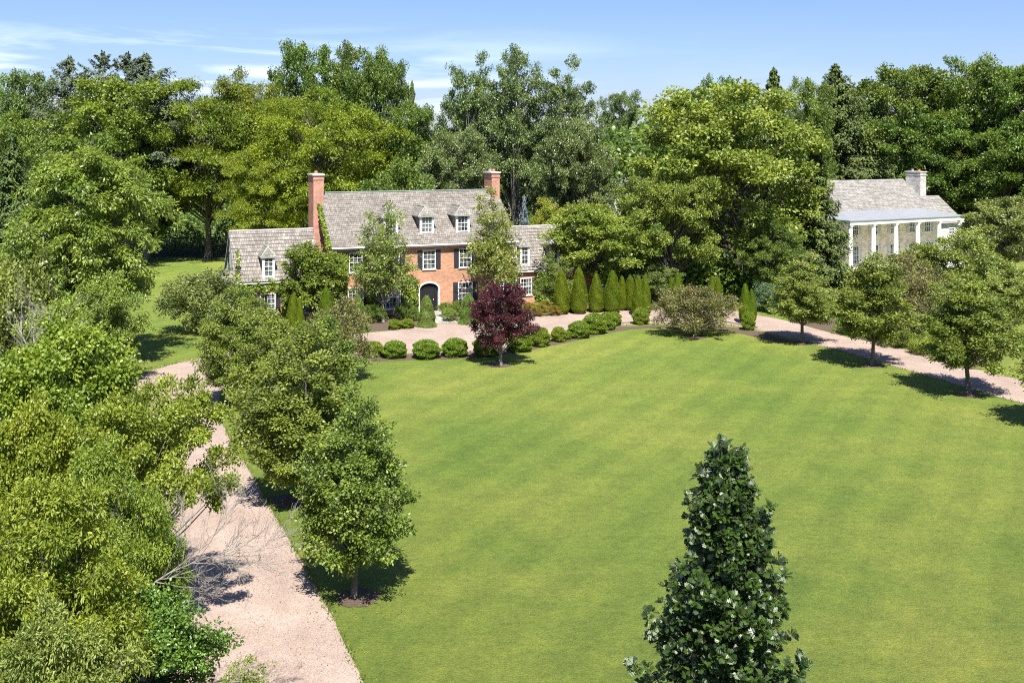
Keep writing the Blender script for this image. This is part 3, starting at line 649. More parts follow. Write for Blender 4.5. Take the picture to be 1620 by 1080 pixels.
TH1 = R_(21.6)
H1 = empty('brick_house', (-14.35, 86.25, 0), TH1)
tag(H1, 'large orange brick house with cedar shake roof, three front dormers and two brick chimneys', 'house')
LW, DW, EZ, RZ = 15.7, 9.8, 5.75, 9.85; RM = 4.95         # main block: length, depth, eave height, ridge height, ridge line
wins = []
for s in (1.83, 4.93, 11.2, 14.05): wins.append((s - .64, s + .64, .5, 2.4)); wins.append((s - .56, s + .56, 3.6, 5.2))
wins.append((8.03 - .56, 8.03 + .56, 3.6, 5.2))
DOOR = (7.2, 8.86, 0.05, 2.46)
wb = MB(); wall_with_holes(wb, 0, LW, 0, EZ - .1, 0, wins + [DOOR])
wb.face([(0, DW, 0), (0, 0, 0), (0, 0, EZ - .1), (0, DW, EZ - .1)]); wb.face([(LW, 0, 0), (LW, DW, 0), (LW, DW, EZ - .1), (LW, 0, EZ - .1)]); wb.face([(LW, DW, 0), (0, DW, 0), (0, DW, EZ - .1), (LW, DW, EZ - .1)])
wb.face([(0, DW, EZ - .1), (0, 0, EZ - .1), (0, RM, RZ - .12)]); wb.face([(LW, 0, EZ - .1), (LW, DW, EZ - .1), (LW, RM, RZ - .12)])
wb.build('wall', M['brick'], H1)
for (a, b, c, d) in wins:
    window(H1, a, b, c, d, .0, cols=4 if d < 3 else 3, rows=4, shut='black', shutw=.42)
for (a, b, c, d) in wins: lin = MB(); lin.box(a - .05, b + .05, -.006, .03, d + .002, d + .16); lin.build('lintel', M['brickd'], H1)
# front door in its arched white surround
ar = MB(); n = 14; xc, hw, zs_ = 8.03, .83, 1.95
def arch(xc, w_, z, rise, n): return [(xc + w_ * math.cos(math.pi * k / n), z + rise * math.sin(math.pi * k / n)) for k in range(n + 1)]
o_, i_ = arch(xc, hw + .10, zs_, .62, n), arch(xc, hw - .02, zs_, .50, n)
for k in range(n):
    (a, b), (c, d), (e, f_), (g_, h_) = o_[k], o_[k + 1], i_[k + 1], i_[k]
    ar.face([(a, -.05, b), (c, -.05, d), (e, -.05, f_), (g_, -.05, h_)][::-1]); ar.face([(g_, -.05, h_), (e, -.05, f_), (e, .25, f_), (g_, .25, h_)]); ar.face([(a, -.05, b), (a, .01, b), (c, .01, d), (c, -.05, d)])
for s in (-1, 1): a = xc + s * (hw + .04); ar.box(a - .06, a + .06, -.05, .25, .05, zs_)
ao = ar.build('door_surround', M['white'], H1)
sp = MB()                                           # brick spandrels above the arch, filling the corners of the opening
for k in range(n):
    (a, b), (c, d) = o_[k], o_[k + 1]
    sp.face([(a, .004, b), (c, .004, d), (c, .004, 2.62), (a, .004, 2.62)][::-1])
sp.build('arch_spandrel', M['brick'], ao)
dr = MB(); dr.box(7.2, 8.86, .26, .3, .05, 2.5)
do = dr.build('door_recess', M['dark'], H1)
dd = MB(); dd.box(7.5, 8.56, .18, .24, .05, 2.02); dd.box(7.3, 7.46, .16, .25, .05, 2.0); dd.box(8.6, 8.76, .16, .25, .05, 2.0); dd.box(7.25, 8.81, .15, .25, 2.03, 2.11)
for z0, z1 in ((.2, .85), (.98, 1.9)):
    for x0, x1 in ((7.6, 7.98), (8.08, 8.46)): dd.box(x0, x1, .165, .179, z0, z1)
do2 = dd.build('door', M['door'], H1)
hb = MB(); hb.box(8.42, 8.47, .10, .16, 1.0, 1.12); hb.build('handle', M['cap'], do2)
sb = MB(); sb.box(7.0, 9.06, -1.0, -.06, 0, .12); sb.build('doorstep', M['flag'], H1)
# roof
rb = MB(); ov = .38; sl = (RZ - EZ) / (RM + ov)
frustum_courses(rb, lambda t: ((-.18, -ov + (RM + ov) * t, EZ + (RZ - EZ) * t), (LW + .18, -ov + (RM + ov) * t, EZ + (RZ - EZ) * t)), 27, .035, 1)
frustum_courses(rb, lambda t: ((LW + .18, DW + ov - (DW - RM + ov) * t, EZ + (RZ - EZ) * t), (-.18, DW + ov - (DW - RM + ov) * t, EZ + (RZ - EZ) * t)), 27, .035, 2)
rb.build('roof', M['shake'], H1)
rc_ = MB(); rc_.box(-.18, LW + .18, RM - .10, RM + .10, RZ + .0, RZ + .075); rc_.build('ridge_cap', M['copper'], H1)
cb = MB(); cb.box(-.1, LW + .1, -ov + .04, -.003, EZ - .22, EZ - .05); cb.box(-.06, LW + .06, -.10, -.004, EZ - .30, EZ - .222)
cb.box(-.2, LW + .2, -ov - .10, -ov + .035, EZ - .14, EZ - .03)
for k in range(60): x = .1 + k * (LW - .2) / 59; cb.box(x - .04, x + .04, -.2, -.121, EZ - .29, EZ - .223)
for s, x in ((-1, -.17), (1, LW + .17)):          # rake boards
    for y0, y1, z0, z1 in ((-ov, RM, EZ - .03, RZ - .03), (DW + ov, RM, EZ - .03, RZ - .03)):
        q = [(x, y0, z0 - .2), (x, y1, z1 - .2), (x, y1, z1), (x, y0, z0)]; cb.face(q); cb.face([(x - s * .12, p[1], p[2]) for p in q][::-1]); cb.face([q[0], q[1], (x - s * .12, q[1][1], q[1][2]), (x - s * .12, q[0][1], q[0][2])])
cb.build('cornice', M['white'], H1)
for x in (.04, LW - .32):
    pb = MB(); pb.box(x, x + .28, -.06, -.002, .05, EZ - .42); pb.build('corner_board', M['white'], H1)
ds = MB(); ds.lathe(LW + .06, -.14, [(.045, .1), (.045, EZ - .3)], 8); ds.build('downspout', M['white'], H1)
for s in (4.93, 8.03, 11.2): dormer(H1, s, 1.22, .62, EZ + sl * 1.0 - .05, 8.08, 8.72, (8.72 - EZ) / sl - ov, (8.08 - EZ) / sl - ov, hip=True)
def chimney(root, xc, yc, wx, wy, z0, z1, mat, pots=2, capm='cap'):
    b = MB(); b.box(xc - wx / 2, xc + wx / 2, yc - wy / 2, yc + wy / 2, z0, z1); b.box(xc - wx / 2 - .04, xc + wx / 2 + .04, yc - wy / 2 - .04, yc + wy / 2 + .04, z1 - .35, z1 - .2)
    o = b.build('chimney', M[mat], root)
    c = MB(); c.box(xc - wx / 2 - .09, xc + wx / 2 + .09, yc - wy / 2 - .09, yc + wy / 2 + .09, z1, z1 + .13); c.build('chimney_cap', M[capm], o)
    for k in range(pots):
        yy = yc + (k - (pots - 1) / 2) * wy * .45; q = MB(); q.lathe(xc, yy, [(.15, z1 + .13), (.13, z1 + .38), (.16, z1 + .4), (.10, z1 + .4)], 10); q.build('flue', M['pot'] if k % 2 == 0 else M['lead'], o)
chimney(H1, -.42, RM - .1, .86, 2.15, 0, 11.35, 'brickd', 1); chimney(H1, LW - .25, RM, .74, 1.95, 5.0, 11.35, 'brickd', 2)
# left wing
def wing(root, x0, x1, yf, dep, ez, rz, holes, wallm, endw, dorms, left_end, shake='shake', rn=14, dz=None, seed=5):
    w_ = MB(); wall_with_holes(w_, x0, x1, 0, ez, yf, holes); ry = yf + dep / 2; f = M[wallm]
    w_.build('wing_wall', f, root); w_ = MB(); w_.face([(x1, yf + dep, 0), (x0, yf + dep, 0), (x0, yf + dep, ez), (x1, yf + dep, ez)]); w_.build('wing_wall', f, root)
    e = MB(); x = x0 if left_end else x1; q = [(x, yf + dep, 0), (x, yf, 0), (x, yf, ez), (x, ry, rz - .1), (x, yf + dep, ez)]; e.face(q if left_end else q[::-1]); e.build('gable_wall', M[endw], root)
    r = MB(); o = .32; a, b = (x0 - .15, x1) if left_end else (x0, x1 + .15)
    frustum_courses(r, lambda t: ((a, yf - o + (dep / 2 + o) * t, ez + (rz - ez) * t), (b, yf - o + (dep / 2 + o) * t, ez + (rz - ez) * t)), rn, .035, seed)
    frustum_courses(r, lambda t: ((b, yf + dep + o - (dep / 2 + o) * t, ez + (rz - ez) * t), (a, yf + dep + o - (dep / 2 + o) * t, ez + (rz - ez) * t)), rn, .035, seed + 1)
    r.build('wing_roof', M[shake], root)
    c = MB(); c.box(a, b, yf - o + .03, yf - .003, ez - .15, ez - .04)
    xx = a if left_end else b
    for y0, y1 in ((yf - o, ry), (yf + dep + o, ry)):
        q = [(xx, y0, ez - .2), (xx, y1, rz - .2), (xx, y1, rz - .01), (xx, y0, ez - .01)]; c.face(q); c.face([(p[0] + (.1 if left_end else -.1), p[1], p[2]) for p in q][::-1])
    c.box(a, b, ry - .07, ry + .07, rz + .0, rz + .06)
    c.build('wing_trim', M['white'], root)
    s_ = (rz - ez) / (dep / 2 + o)
    for xc, w2, zb, zt, zp in dorms:
        y0 = (zb - ez) / s_ + yf - o - .0; dormer(root, xc, w2, y0, zb, zt, zp, (zp - ez) / s_ + yf - o, (zt - ez) / s_ + yf - o, shake, cols=2 if w2 < 1.1 else 3, hip=True, ov=.06)
LX0 = -7.55
lh = [(-5.7, -4.5, .5, 2.2), (-2.2, -1.0, .5, 2.2)]
wing(H1, LX0, -.86, .55, 6.6, 3.2, 6.95, lh, 'brick', 'white', [(-5.05, .98, 3.42, 5.2, 5.85), (-2.0, .98, 3.42, 5.2, 5.85)], True)
for (a, b, c, d) in lh: window(H1, a, b, c, d, .55, cols=4, rows=4, shut='black', shutw=.38)
for y0 in (1.9, 4.5): gb = MB(); gb.box(LX0 - .05, LX0 - .004, y0, y0 + .9, 4.0, 5.2); gb.build('gable_window', M['glass'], H1)
# little hipped bay at the left gable
bb = MB(); bb.box(LX0 - 1.6, LX0, 1.2, 5.2, 0, 2.75); bb.build('bay_wall', M['white'], H1)
br_ = MB(); zt_, ze_ = 3.95, 2.75
e = [(LX0 - 2.0, .8, ze_), (LX0 + .0, .8, ze_), (LX0 + .0, 5.6, ze_), (LX0 - 2.0, 5.6, ze_)]; t_ = [(LX0 - .25, 2.4, zt_), (LX0, 2.4, zt_), (LX0, 4.0, zt_), (LX0 - .25, 4.0, zt_)]
frustum_courses(br_, lambda t: (Vector(e[0]).lerp(Vector(t_[0]), t), Vector(e[1]).lerp(Vector(t_[1]), t)), 7, .03, 8)
frustum_courses(br_, lambda t: (Vector(e[3]).lerp(Vector(t_[3]), t), Vector(e[0]).lerp(Vector(t_[0]), t)), 7, .03, 9)
frustum_courses(br_, lambda t: (Vector(e[2]).lerp(Vector(t_[2]), t), Vector(e[3]).lerp(Vector(t_[3]), t)), 7, .03, 10)
br_.build('bay_roof', M['shake'], H1)
window(H1, LX0 - 1.3, LX0 - .3, .7, 2.3, 1.2, cols=3)
# right wing
rh = [(LW + 1.1, LW + 2.2, .75, 2.25), (LW + 4.4, LW + 5.5, .75, 2.25)]
wing(H1, LW, LW + 8.2, 1.5, 6.4, 2.95, 6.5, rh, 'brick', 'brick', [(LW + 1.55, .9, 3.3, 5.1, 5.6), (LW + 4.4, .9, 3.3, 5.1, 5.6)], False, seed=15)
for (a, b, c, d) in rh: window(H1, a, b, c, d, 1.5, cols=4, rows=4, shut='black', shutw=.38)

# the pale stone house on the right
TH2 = R_(27.3)
H2 = empty('stone_house', (35.9, 114.0, 0), TH2)
tag(H2, 'pale stone house with two-storey white columned porch and stone chimney on the right', 'house')
PF = .35
pf = MB(); pf.box(-.6, 17.4, -.6, 3.2, 0, PF); pf.build('porch_floor', M['white'], H2)
for k in range(6):
    s = k * 3.33; c = MB(); c.lathe(s, 0, [(.27, PF + .2), (.265, 2.4), (.225, 5.0), (.29, 5.06), (.26, 5.14), (.2, 5.16)], 18); c.box(s - .3, s + .3, -.3, .3, PF, PF + .2); c.box(s - .28, s + .28, -.28, .28, 5.16, 5.26); c.build('column', M['white'], H2)
en = MB(); en.box(-.32, 17.0, -.32, .32, 5.262, 5.62); en.box(-.32, .32, .322, 3.19, 5.262, 5.62); en.box(16.36, 17.0, .322, 3.19, 5.262, 5.62); en.box(-.38, 17.06, -.38, 3.19, 5.622, 5.74); en.build('entablature', M['white'], H2)
pr = MB(); lo = [(-.42, -.42, 5.76), (17.1, -.42, 5.76), (17.1, 3.6, 5.76), (-.42, 3.6, 5.76)]; hi = [(2.2, 3.6, 6.42), (14.5, 3.6, 6.42)]
pr.face([lo[0], lo[1], hi[1], hi[0]]); pr.face([lo[3], lo[0], hi[0]]); pr.face([lo[1], lo[2], hi[1]])
pr.box(-.43, 17.11, -.43, -.385, 5.68, 5.76); pr.build('porch_roof', M['lead'], H2)
w2 = []
for s in (1.4, 3.87, 6.8, 9.7, 12.6, 15.1): w2.append((s - .5, s + .5, 3.75, 5.05)); w2.append((s - .58, s + .58, .55 if s != 9.7 else PF, 2.6))
wb = MB(); wall_with_holes(wb, -.2, 16.8, 0, 5.7, 3.2, w2, .25)
wb.face([(-.2, 13.2, 0), (-.2, 3.2, 0), (-.2, 3.2, 5.7), (-.2, 8.2, 9.5), (-.2, 13.2, 5.7)]); wb.face([(16.8, 3.2, 0), (16.8, 13.2, 0), (16.8, 13.2, 5.7), (16.8, 8.2, 9.5), (16.8, 3.2, 5.7)]); wb.face([(16.8, 13.2, 0), (-.2, 13.2, 0), (-.2, 13.2, 5.7), (16.8, 13.2, 5.7)])
wb.build('wall', M['stone'], H2)
for (a, b, c, d) in w2: window(H2, a, b, c, d, 3.2, cols=3, rows=4, shut='green', shutw=.4)
rb = MB()
frustum_courses(rb, lambda t: ((-.5, 2.85 + 5.35 * t, 5.75 + 3.88 * t), (17.1, 2.85 + 5.35 * t, 5.75 + 3.88 * t)), 26, .035, 21)
frustum_courses(rb, lambda t: ((17.1, 13.55 - 5.35 * t, 5.75 + 3.88 * t), (-.5, 13.55 - 5.35 * t, 5.75 + 3.88 * t)), 26, .035, 22)
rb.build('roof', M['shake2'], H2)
chimney(H2, 17.0, 6.6, .95, 2.2, 0, 10.45, 'stonew', 2)
w3 = MB(); wall_with_holes(w3, 16.85, 22.3, 0, 4.4, 4.6, [(17.8, 18.8, 2.4, 3.9), (20.2, 21.2, 2.4, 3.9), (18.8, 20.0, .5, 2.0)], .2); w3.face([(22.3, 4.6, 0), (22.3, 11.8, 0), (22.3, 11.8, 4.4), (22.3, 8.2, 7.3), (22.3, 4.6, 4.4)]); w3.build('wing_wall', M['stonew'], H2)
for x0, x1, z0, z1 in ((17.8, 18.8, 2.4, 3.9), (20.2, 21.2, 2.4, 3.9), (18.8, 20.0, .5, 2.0)): window(H2, x0, x1, z0, z1, 4.6)
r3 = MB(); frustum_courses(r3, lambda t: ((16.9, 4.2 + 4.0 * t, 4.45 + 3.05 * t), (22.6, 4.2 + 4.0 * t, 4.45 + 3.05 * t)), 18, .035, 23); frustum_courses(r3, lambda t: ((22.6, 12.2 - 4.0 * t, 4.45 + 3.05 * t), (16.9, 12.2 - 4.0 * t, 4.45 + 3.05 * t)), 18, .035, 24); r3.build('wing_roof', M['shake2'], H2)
# neighbour's house glimpsed between the trees
X, Y = xd(995, 172); H3 = empty('far_house', (X - 4, Y, 0), R_(12)); tag(H3, 'white walled house with dark grey roof glimpsed far behind the central trees', 'house')
b = MB(); b.box(0, 9, 0, 8, 0, 5.4); b.face([(0, 8, 5.4), (0, 0, 5.4), (0, 4, 8.1)]); b.face([(9, 0, 5.4), (9, 8, 5.4), (9, 4, 8.1)]); b.build('wall', M['white'], H3)
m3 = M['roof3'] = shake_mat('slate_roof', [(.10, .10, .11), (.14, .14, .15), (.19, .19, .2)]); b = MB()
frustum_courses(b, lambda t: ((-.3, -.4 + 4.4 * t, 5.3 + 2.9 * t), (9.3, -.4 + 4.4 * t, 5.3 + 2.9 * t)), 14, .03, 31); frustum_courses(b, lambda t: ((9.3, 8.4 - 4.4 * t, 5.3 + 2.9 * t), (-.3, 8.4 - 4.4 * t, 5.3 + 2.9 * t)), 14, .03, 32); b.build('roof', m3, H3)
for x in (1.5, 4.2, 6.9): window(H3, x, x + 1, 3.2, 4.6, 0, cols=2, rows=2)

# ------------------------------------------------------------------ tree kinds
def E(*a): return a
def lobes(seed, n, R, z0, z1, rl, main):
    rr = random.Random(seed); out = [main]
    for i in range(n):
        a = rr.uniform(0, 6.283); t = rr.random(); z = z0 + (z1 - z0) * t; q = R * math.sqrt(max(.05, 1 - (2 * t - 1) ** 2 * .7)) * rr.uniform(.5, .85)
        s = rl * rr.uniform(.75, 1.2); out.append((q * math.cos(a), q * math.sin(a), z, s, s, s * rr.uniform(.8, 1.1)))
    return out
TR = lambda h, r, **k: dict(h=h, r=r, **k)
for i, sd2 in enumerate((11, 12, 13)):
    proto('maple%d' % i, crown(sd2, lobes(sd2, 9, 6.5, 5, 15.5, 3.2, (0, 0, 10, 7, 7, 7.6)), 96, 1.55, 22, .5, 34, .215, flat=.62, trunk=TR(14, .38, fork=3.2)), 18.6, 16.5, 'maple')
for i, sd2 in enumerate((21, 22)):
    proto('locust%d' % i, crown(sd2, lobes(sd2, 9, 6.8, 6, 14.5, 3.4, (0, 0, 10, 7, 7, 6.2)), 105, 1.9, 22, .5, 34, .20, .45, flat=.38, up=.45, droop=.16, sunup=1.0, jit=.45, trunk=TR(13, .34, fork=3), lean=.6), 17.4, 17, 'locust')
for i, sd2 in enumerate((31, 32, 33)):
    rr = random.Random(sd2); es = []
    for k in range(7):
        a = k * 2.4 + rr.uniform(-.3, .3); q = 4.2 * (k / 6) ** .5; ht = rr.uniform(18.5, 24.5) if k else 24.5; zc = ht - rr.uniform(4.5, 7); es.append((q * math.cos(a), q * math.sin(a), zc, rr.uniform(2.2, 3.2), rr.uniform(2.2, 3.2), ht - zc))
        es.append((q * 1.2 * math.cos(a), q * 1.2 * math.sin(a), zc - 6, 2.9, 2.9, 4.4))
    proto('cotton%d' % i, crown(sd2, es, 120, 1.3, 19, .45, 32, .20, flat=.85, trunk=TR(19, .55, fork=4), lean=1.5, cut=.4, limb_r=.03, zmin=4), 25, 12.5, 'cotton', 'barkg')
for i, sd2 in enumerate((41, 42, 43)):
    proto('pear%d' % i, crown(sd2, lobes(sd2, 7, 1.35, 1.6, 4.4, .7, (0, 0, 2.7, 1.6, 1.6, 2.2)) + [(0, 0, 1.7, 1.3, 1.3, 1.0), (0.1, 0, 5.0, .85, .85, 1.55), (-.3, .3, 4.3, 1.1, 1.1, 1.3)], 92, .46, 17, .19, 27, .082, .6, up=.1, flat=.8, jit=.6, sunup=.5, twig=True, trunk=TR(5.6, .085, fork=1.3), lean=1.1, limb_r=.014, zmin=.85), 6.55, 4.2, 'pear')
for i, sd2 in enumerate((44, 45, 46)):
    proto('clearpear%d' % i, crown(sd2, lobes(sd2, 7, 1.35, 1.6, 4.4, .7, (0, 0, 3.1, 1.6, 1.6, 2.0)) + [(0.1, 0, 5.0, .85, .85, 1.55), (-.3, .3, 4.3, 1.1, 1.1, 1.3)], 76, .46, 17, .19, 27, .082, .6, up=.1, flat=.8, jit=.6, sunup=.5, twig=True, trunk=TR(5.6, .085, fork=1.3), lean=1.1, limb_r=.014, zmin=1.5), 6.55, 4.2, 'pear')
proto('small0', crown(51, lobes(51, 6, 2.2, 2.4, 5.6, 1.3, (0, 0, 4, 2.5, 2.5, 2.8)), 68, .72, 20, .25, 28, .11, flat=.62, trunk=TR(5.5, .12, fork=1)), 6.9, 6.2, 'mapleb')
proto('small1', crown(52, lobes(52, 7, 2.4, 2.2, 5.2, 1.3, (0, 0, 3.8, 2.3, 2.3, 2.8)), 60, .75, 21, .26, 28, .11, flat=.62, trunk=TR(5.5, .12, fork=.8)), 6.9, 6.2, 'mapleb')
proto('loose0', crown(61, [(0, 0, 4.6, 1.6, 1.6, 2.9), (.5, .2, 7.0, .9, .9, 1.8), (-.7, 0, 6.2, .9, .9, 1.6), (.9, .3, 3.4, 1.4, 1.4, 1.4), (-1.0, -.3, 3.2, 1.3, 1.3, 1.3)], 85, .5, 12, .26, 15, .115, up=.1, jit=.8, twig=True, trunk=TR(7.8, .10, fork=1.2), lean=1.9, outer=.6, limb_r=.016, cut=.3), 8.8, 4.6, 'loose', 'barkg')
proto('loose1', crown(62, [(0, 0, 4.8, 1.7, 1.7, 3.0), (-.4, .2, 7.6, .9, .9, 1.9), (.8, 0, 6.0, 1.0, 1.0, 1.6), (1.1, .3, 3.8, 1.3, 1.3, 1.5), (-1.0, -.3, 3.9, 1.3, 1.3, 1.6)], 95, .5, 12, .26, 16, .115, up=.1, jit=.8, twig=True, trunk=TR(8.2, .11, fork=1.2), lean=1.9, outer=.6, limb_r=.016, cut=.3), 9.5, 4.6, 'loose', 'barkg')
proto('walnut', crown(71, lobes(71, 10, 3.2, 2.6, 11.5, 1.9, (0, 0, 7.2, 3.3, 3.3, 5.8)), 115, 1.05, 26, .34, 26, .19, .38, flat=.45, up=.25, droop=.55, jit=.55, sunup=.7, trunk=TR(11, .24, fork=2.5), lean=.7, twig=True, limb_r=.012), 13.6, 9.5, 'walnut', 'barkg')
proto('crab0', crown(81, [(-.9, 0, 2.3, 1.5, 1.5, 1.2), (.9, .2, 2.2, 1.6, 1.4, 1.1), (0, 0, 1.3, 2.2, 2.0, 1.1), (0, -.4, 2.6, 1.5, 1.5, 1.1), (0, .6, 2.2, 1.6, 1.3, 1.2)], 85, .42, 14, .22, 16, .085, up=.15, jit=.8, twig=True, trunk=TR(2.6, .09, fork=.35), lean=1.2, limb_r=.012, outer=.5, cut=.3, zmin=.4), 3.8, 5.0, 'crab')
proto('purple', crown(82, [(0, 0, 3.0, 1.5, 1.5, 1.9), (.5, 0, 4.0, .9, .9, 1.1), (-.6, .1, 3.0, 1.1, 1.1, 1.3), (.8, -.2, 2.4, 1.1, 1.0, 1.0), (-.5, -.3, 1.9, 1.2, 1.0, .7)], 90, .38, 14, .2, 22, .09, .5, flat=.6, up=.2, jit=.7, twig=True, trunk=TR(3.6, .09, fork=.6), lean=1.2, limb_r=.012, zmin=.6), 5.2, 3.9, 'purple', 'barkg')
proto('layered', crown(83, lobes(83, 8, 2.1, 1.5, 5.0, 1.0, (0, 0, 3, 2.0, 2.0, 2.3)), 60, .75, 20, .22, 22, .13, .6, flat=.5, up=.3, droop=.12, jit=.5, sunup=.9, trunk=TR(5, .12, fork=.6)), 6.0, 5.4, 'mapleb')
proto('shrub', crown(84, lobes(84, 6, 1.2, .8, 2.0, .8, (0, 0, 1.3, 1.4, 1.4, 1.2)), 55, .4, 13, .18, 18, .075, up=.2, jit=.7, trunk=TR(1.6, .05, fork=.1), zmin=.2), 2.7, 3.5, 'olive', cname='foliage')
proto('shrublow', crown(85, lobes(85, 6, 1.4, .3, .7, .6, (0, 0, .4, 1.6, 1.6, .6)), 50, .35, 13, .16, 16, .08, up=.4, jit=.6, flat=.7, trunk=TR(.5, .03, fork=.05), zmin=.05), 1.15, 3.8, 'cone', cname='foliage')
proto('spruce0', conifer(91, 22, 8.6, 66, 9, .34, dens=1.0, droop=.42, shape=.95, ragged=.3), 22, 9.6, 'spruce')
proto('spruce1', conifer(92, 12, 3.0, 48, 8, .23, dens=2.3, droop=.35, ragged=.34, shape=1.0), 12, 5.6, 'spruce')
proto('oldpine', conifer(93, 24, 7.6, 60, 5, .36, dens=.85, droop=.28, ragged=.45, gaps=.2, shape=.9, z0=.35), 20, 7.6, 'pine', 'barkg')
proto('oldpine1', conifer(96, 24, 7.0, 50, 5, .36, dens=.85, droop=.2, ragged=.5, gaps=.3, shape=.75, z0=.35), 20, 7.6, 'pine', 'barkg')
proto('bluespruce', conifer(94, 6, 1.6, 22, 8, .22, dens=1.4, droop=.1), 6, 3.0, 'spruceb')
# near thicket kinds (big leaves)
proto('mound0', crown(101, lobes(101, 8, 1.7, 1.6, 4.0, 1.0, (0, 0, 2.8, 2.1, 2.1, 2.1)), 70, .58, 24, .21, 34, .080, .85, flat=.6, up=.3, jit=.55, sunup=.6, tmpl=T_OVAL, twig=True, trunk=TR(4, .1, fork=.6), zmin=.5), 5.0, 5.4, 'vine', cname='foliage')
proto('mound1', crown(102, lobes(102, 9, 1.9, 1.8, 5.2, 1.0, (0, 0, 3.4, 2.0, 2.0, 2.6)), 70, .62, 26, .21, 36, .088, .45, flat=.6, up=.3, droop=.2, jit=.6, sunup=.5, tmpl=T_OVAL, twig=True, trunk=TR(5, .1, fork=.8), zmin=.6), 6.4, 5.6, 'vine', cname='foliage')
proto('open', crown(103, [(0.6, 0, 5.0, 2.0, 1.9, 1.4), (2.3, 0.2, 5.4, 1.5, 1.5, 1.1), (3.3, -0.2, 4.2, 1.1, 1.3, 0.9), (-0.40000000000000013, 0.3, 4.0, 1.6, 1.5, 1.3), (1.7999999999999998, -0.9, 4.2, 1.8, 1.3, 1.0), (1.5, 0.9, 5.9, 1.3, 1.2, 0.8)], 95, .5, 18, .22, 27, .085, .8, flat=.6, up=.2, jit=.6, sunup=.6, tmpl=T_OVAL, twig=True, trunk=TR(5, .09, fork=1.2), lean=1.5, outer=.55, limb_r=.009, cut=.35, zmin=2.2), 6.8, 6.6, 'vine', 'barkg')
proto('sprig', crown(104, [(0, 0, 3.6, .8, .8, .9), (.4, .2, 2.6, .9, .9, .8), (-.5, 0, 2.8, .8, .8, .8)], 34, .25, 9, .14, 9, .085, .5, flat=.6, jit=.6, tmpl=T_OVAL, twig=True, trunk=TR(3.6, .03, fork=.6), lean=1.3, outer=.8, limb_r=.012, cut=.2), 4.4, 2.2, 'vine')
def oak():
    rng = np.random.default_rng(7); H = 10.0; ax_z = np.linspace(0, 1, 9); bp, br_, P, D, Nn, TI, SZ = [], [], [], [], [], [], []
    for i in range(330):
        t = rng.random() ** .85; z = 1.6 + (H - 2.0) * t; a = rng.uniform(0, 6.283); lob = 1 + .13 * math.sin(a * 3 + z * 1.9) + .09 * math.sin(a * 5 - z * 3.1)
        Lb = (1.9 * (1 - t) ** 1.05 + .10) * rng.uniform(.72, 1.05) * lob; s = np.linspace(0, 1, 7); rise = .55 + .8 * t
        p = np.stack([math.cos(a) * Lb * s, math.sin(a) * Lb * s, np.minimum(z + Lb * rise * s ** 1.3, H + .05)], -1); p[:, :2] += rng.normal(0, .02, (7, 2)) * s[:, None]
        bp.append(p); br_.append((.012 * Lb + .008) * (1 - .8 * s))
        for k in range(int(6 + 12 * Lb)):
            u = rng.uniform(.25, 1.0) ** .75; c = np.array([np.interp(u, s, p[:, j]) for j in range(3)]) + rng.normal(0, .10, 3); out = np.array([math.cos(a), math.sin(a), .9]) + rng.normal(0, .5, 3); out /= np.linalg.norm(out)
            m = int(rng.integers(12, 19)); d = norm(out * .8 + rng.normal(0, .75, (m, 3))); ti = rng.normal(.45, .14)
            P.append(c + d * .02); D.append(d + np.array([0, 0, -.05])); Nn.append(out * .9 + np.array([0, 0, .35]) + rng.normal(0, .55, (m, 3))); TI.append(ti + rng.normal(0, .12, m)); SZ.append(rng.uniform(.07, .125, m))
    P = np.concatenate(P); cm = leaves('foliage', P, np.concatenate(D), np.concatenate(Nn), np.concatenate(SZ), .95, T_OAK, np.concatenate(TI))
    ax = np.stack([ax_z * 0 + .02 * np.sin(ax_z * 9), ax_z * 0, ax_z * H], -1)
    return tubes('wood', [ax[None], np.array(bp)], [(.11 * (1 - ax_z * .93))[None], np.array(br_)], sides=6), cm
proto('oak', oak(), 10.1, 3.2, 'oak')

# clipped plants
def pr_col(t): return (min(1, (t / .12)) ** .4 * .93 + .07 if t < .12 else 1) * (1 - max(0, t - .40) / .60) ** .55 * (1 if t < .98 else .6)
def pr_ball(t): return math.sqrt(max(0, 1 - (2 * (t * .93 + .07) - 1) ** 2)) ** .85
def pr_cone(t): return ((1 - t) ** .6) * (min(1, t / .06 + .5)) * (1 + .07 * math.sin(t * 19))
def pr_tier(t): return ((1 - t) ** .48) * (min(1, t / .05 + .55)) * (.95 + .08 * math.sin(t * 17 + 1.2))
SOLID['column0'] = (shell(1, pr_col, 3.5, .68, 26000, .085, .32, LM['arbor'], rough=.035, updir=1.2), 3.5, 1.4)
SOLID['column1'] = (shell(2, pr_col, 3.5, .64, 26000, .085, .32, LM['arbor'], rough=.05, updir=1.2, bumps=6), 3.5, 1.35)
for i in range(3): SOLID['ball%d' % i] = (shell(10 + i, pr_ball, 1.3, .85, 16000, .065, .6, LM['box'], rough=.085, updir=.1, bumps=9, depth=.14, jit=.5, tmpl=T_HEX), 1.3, 1.75)
SOLID['cone'] = (shell(20, pr_cone, 2.6, .8, 16000, .07, .4, LM['cone'], rough=.04), 2.6, 1.6)
SOLID['tier'] = (shell(21, pr_tier, 2.3, .78, 16000, .07, .4, LM['cone'], rough=.06), 2.3, 1.5)

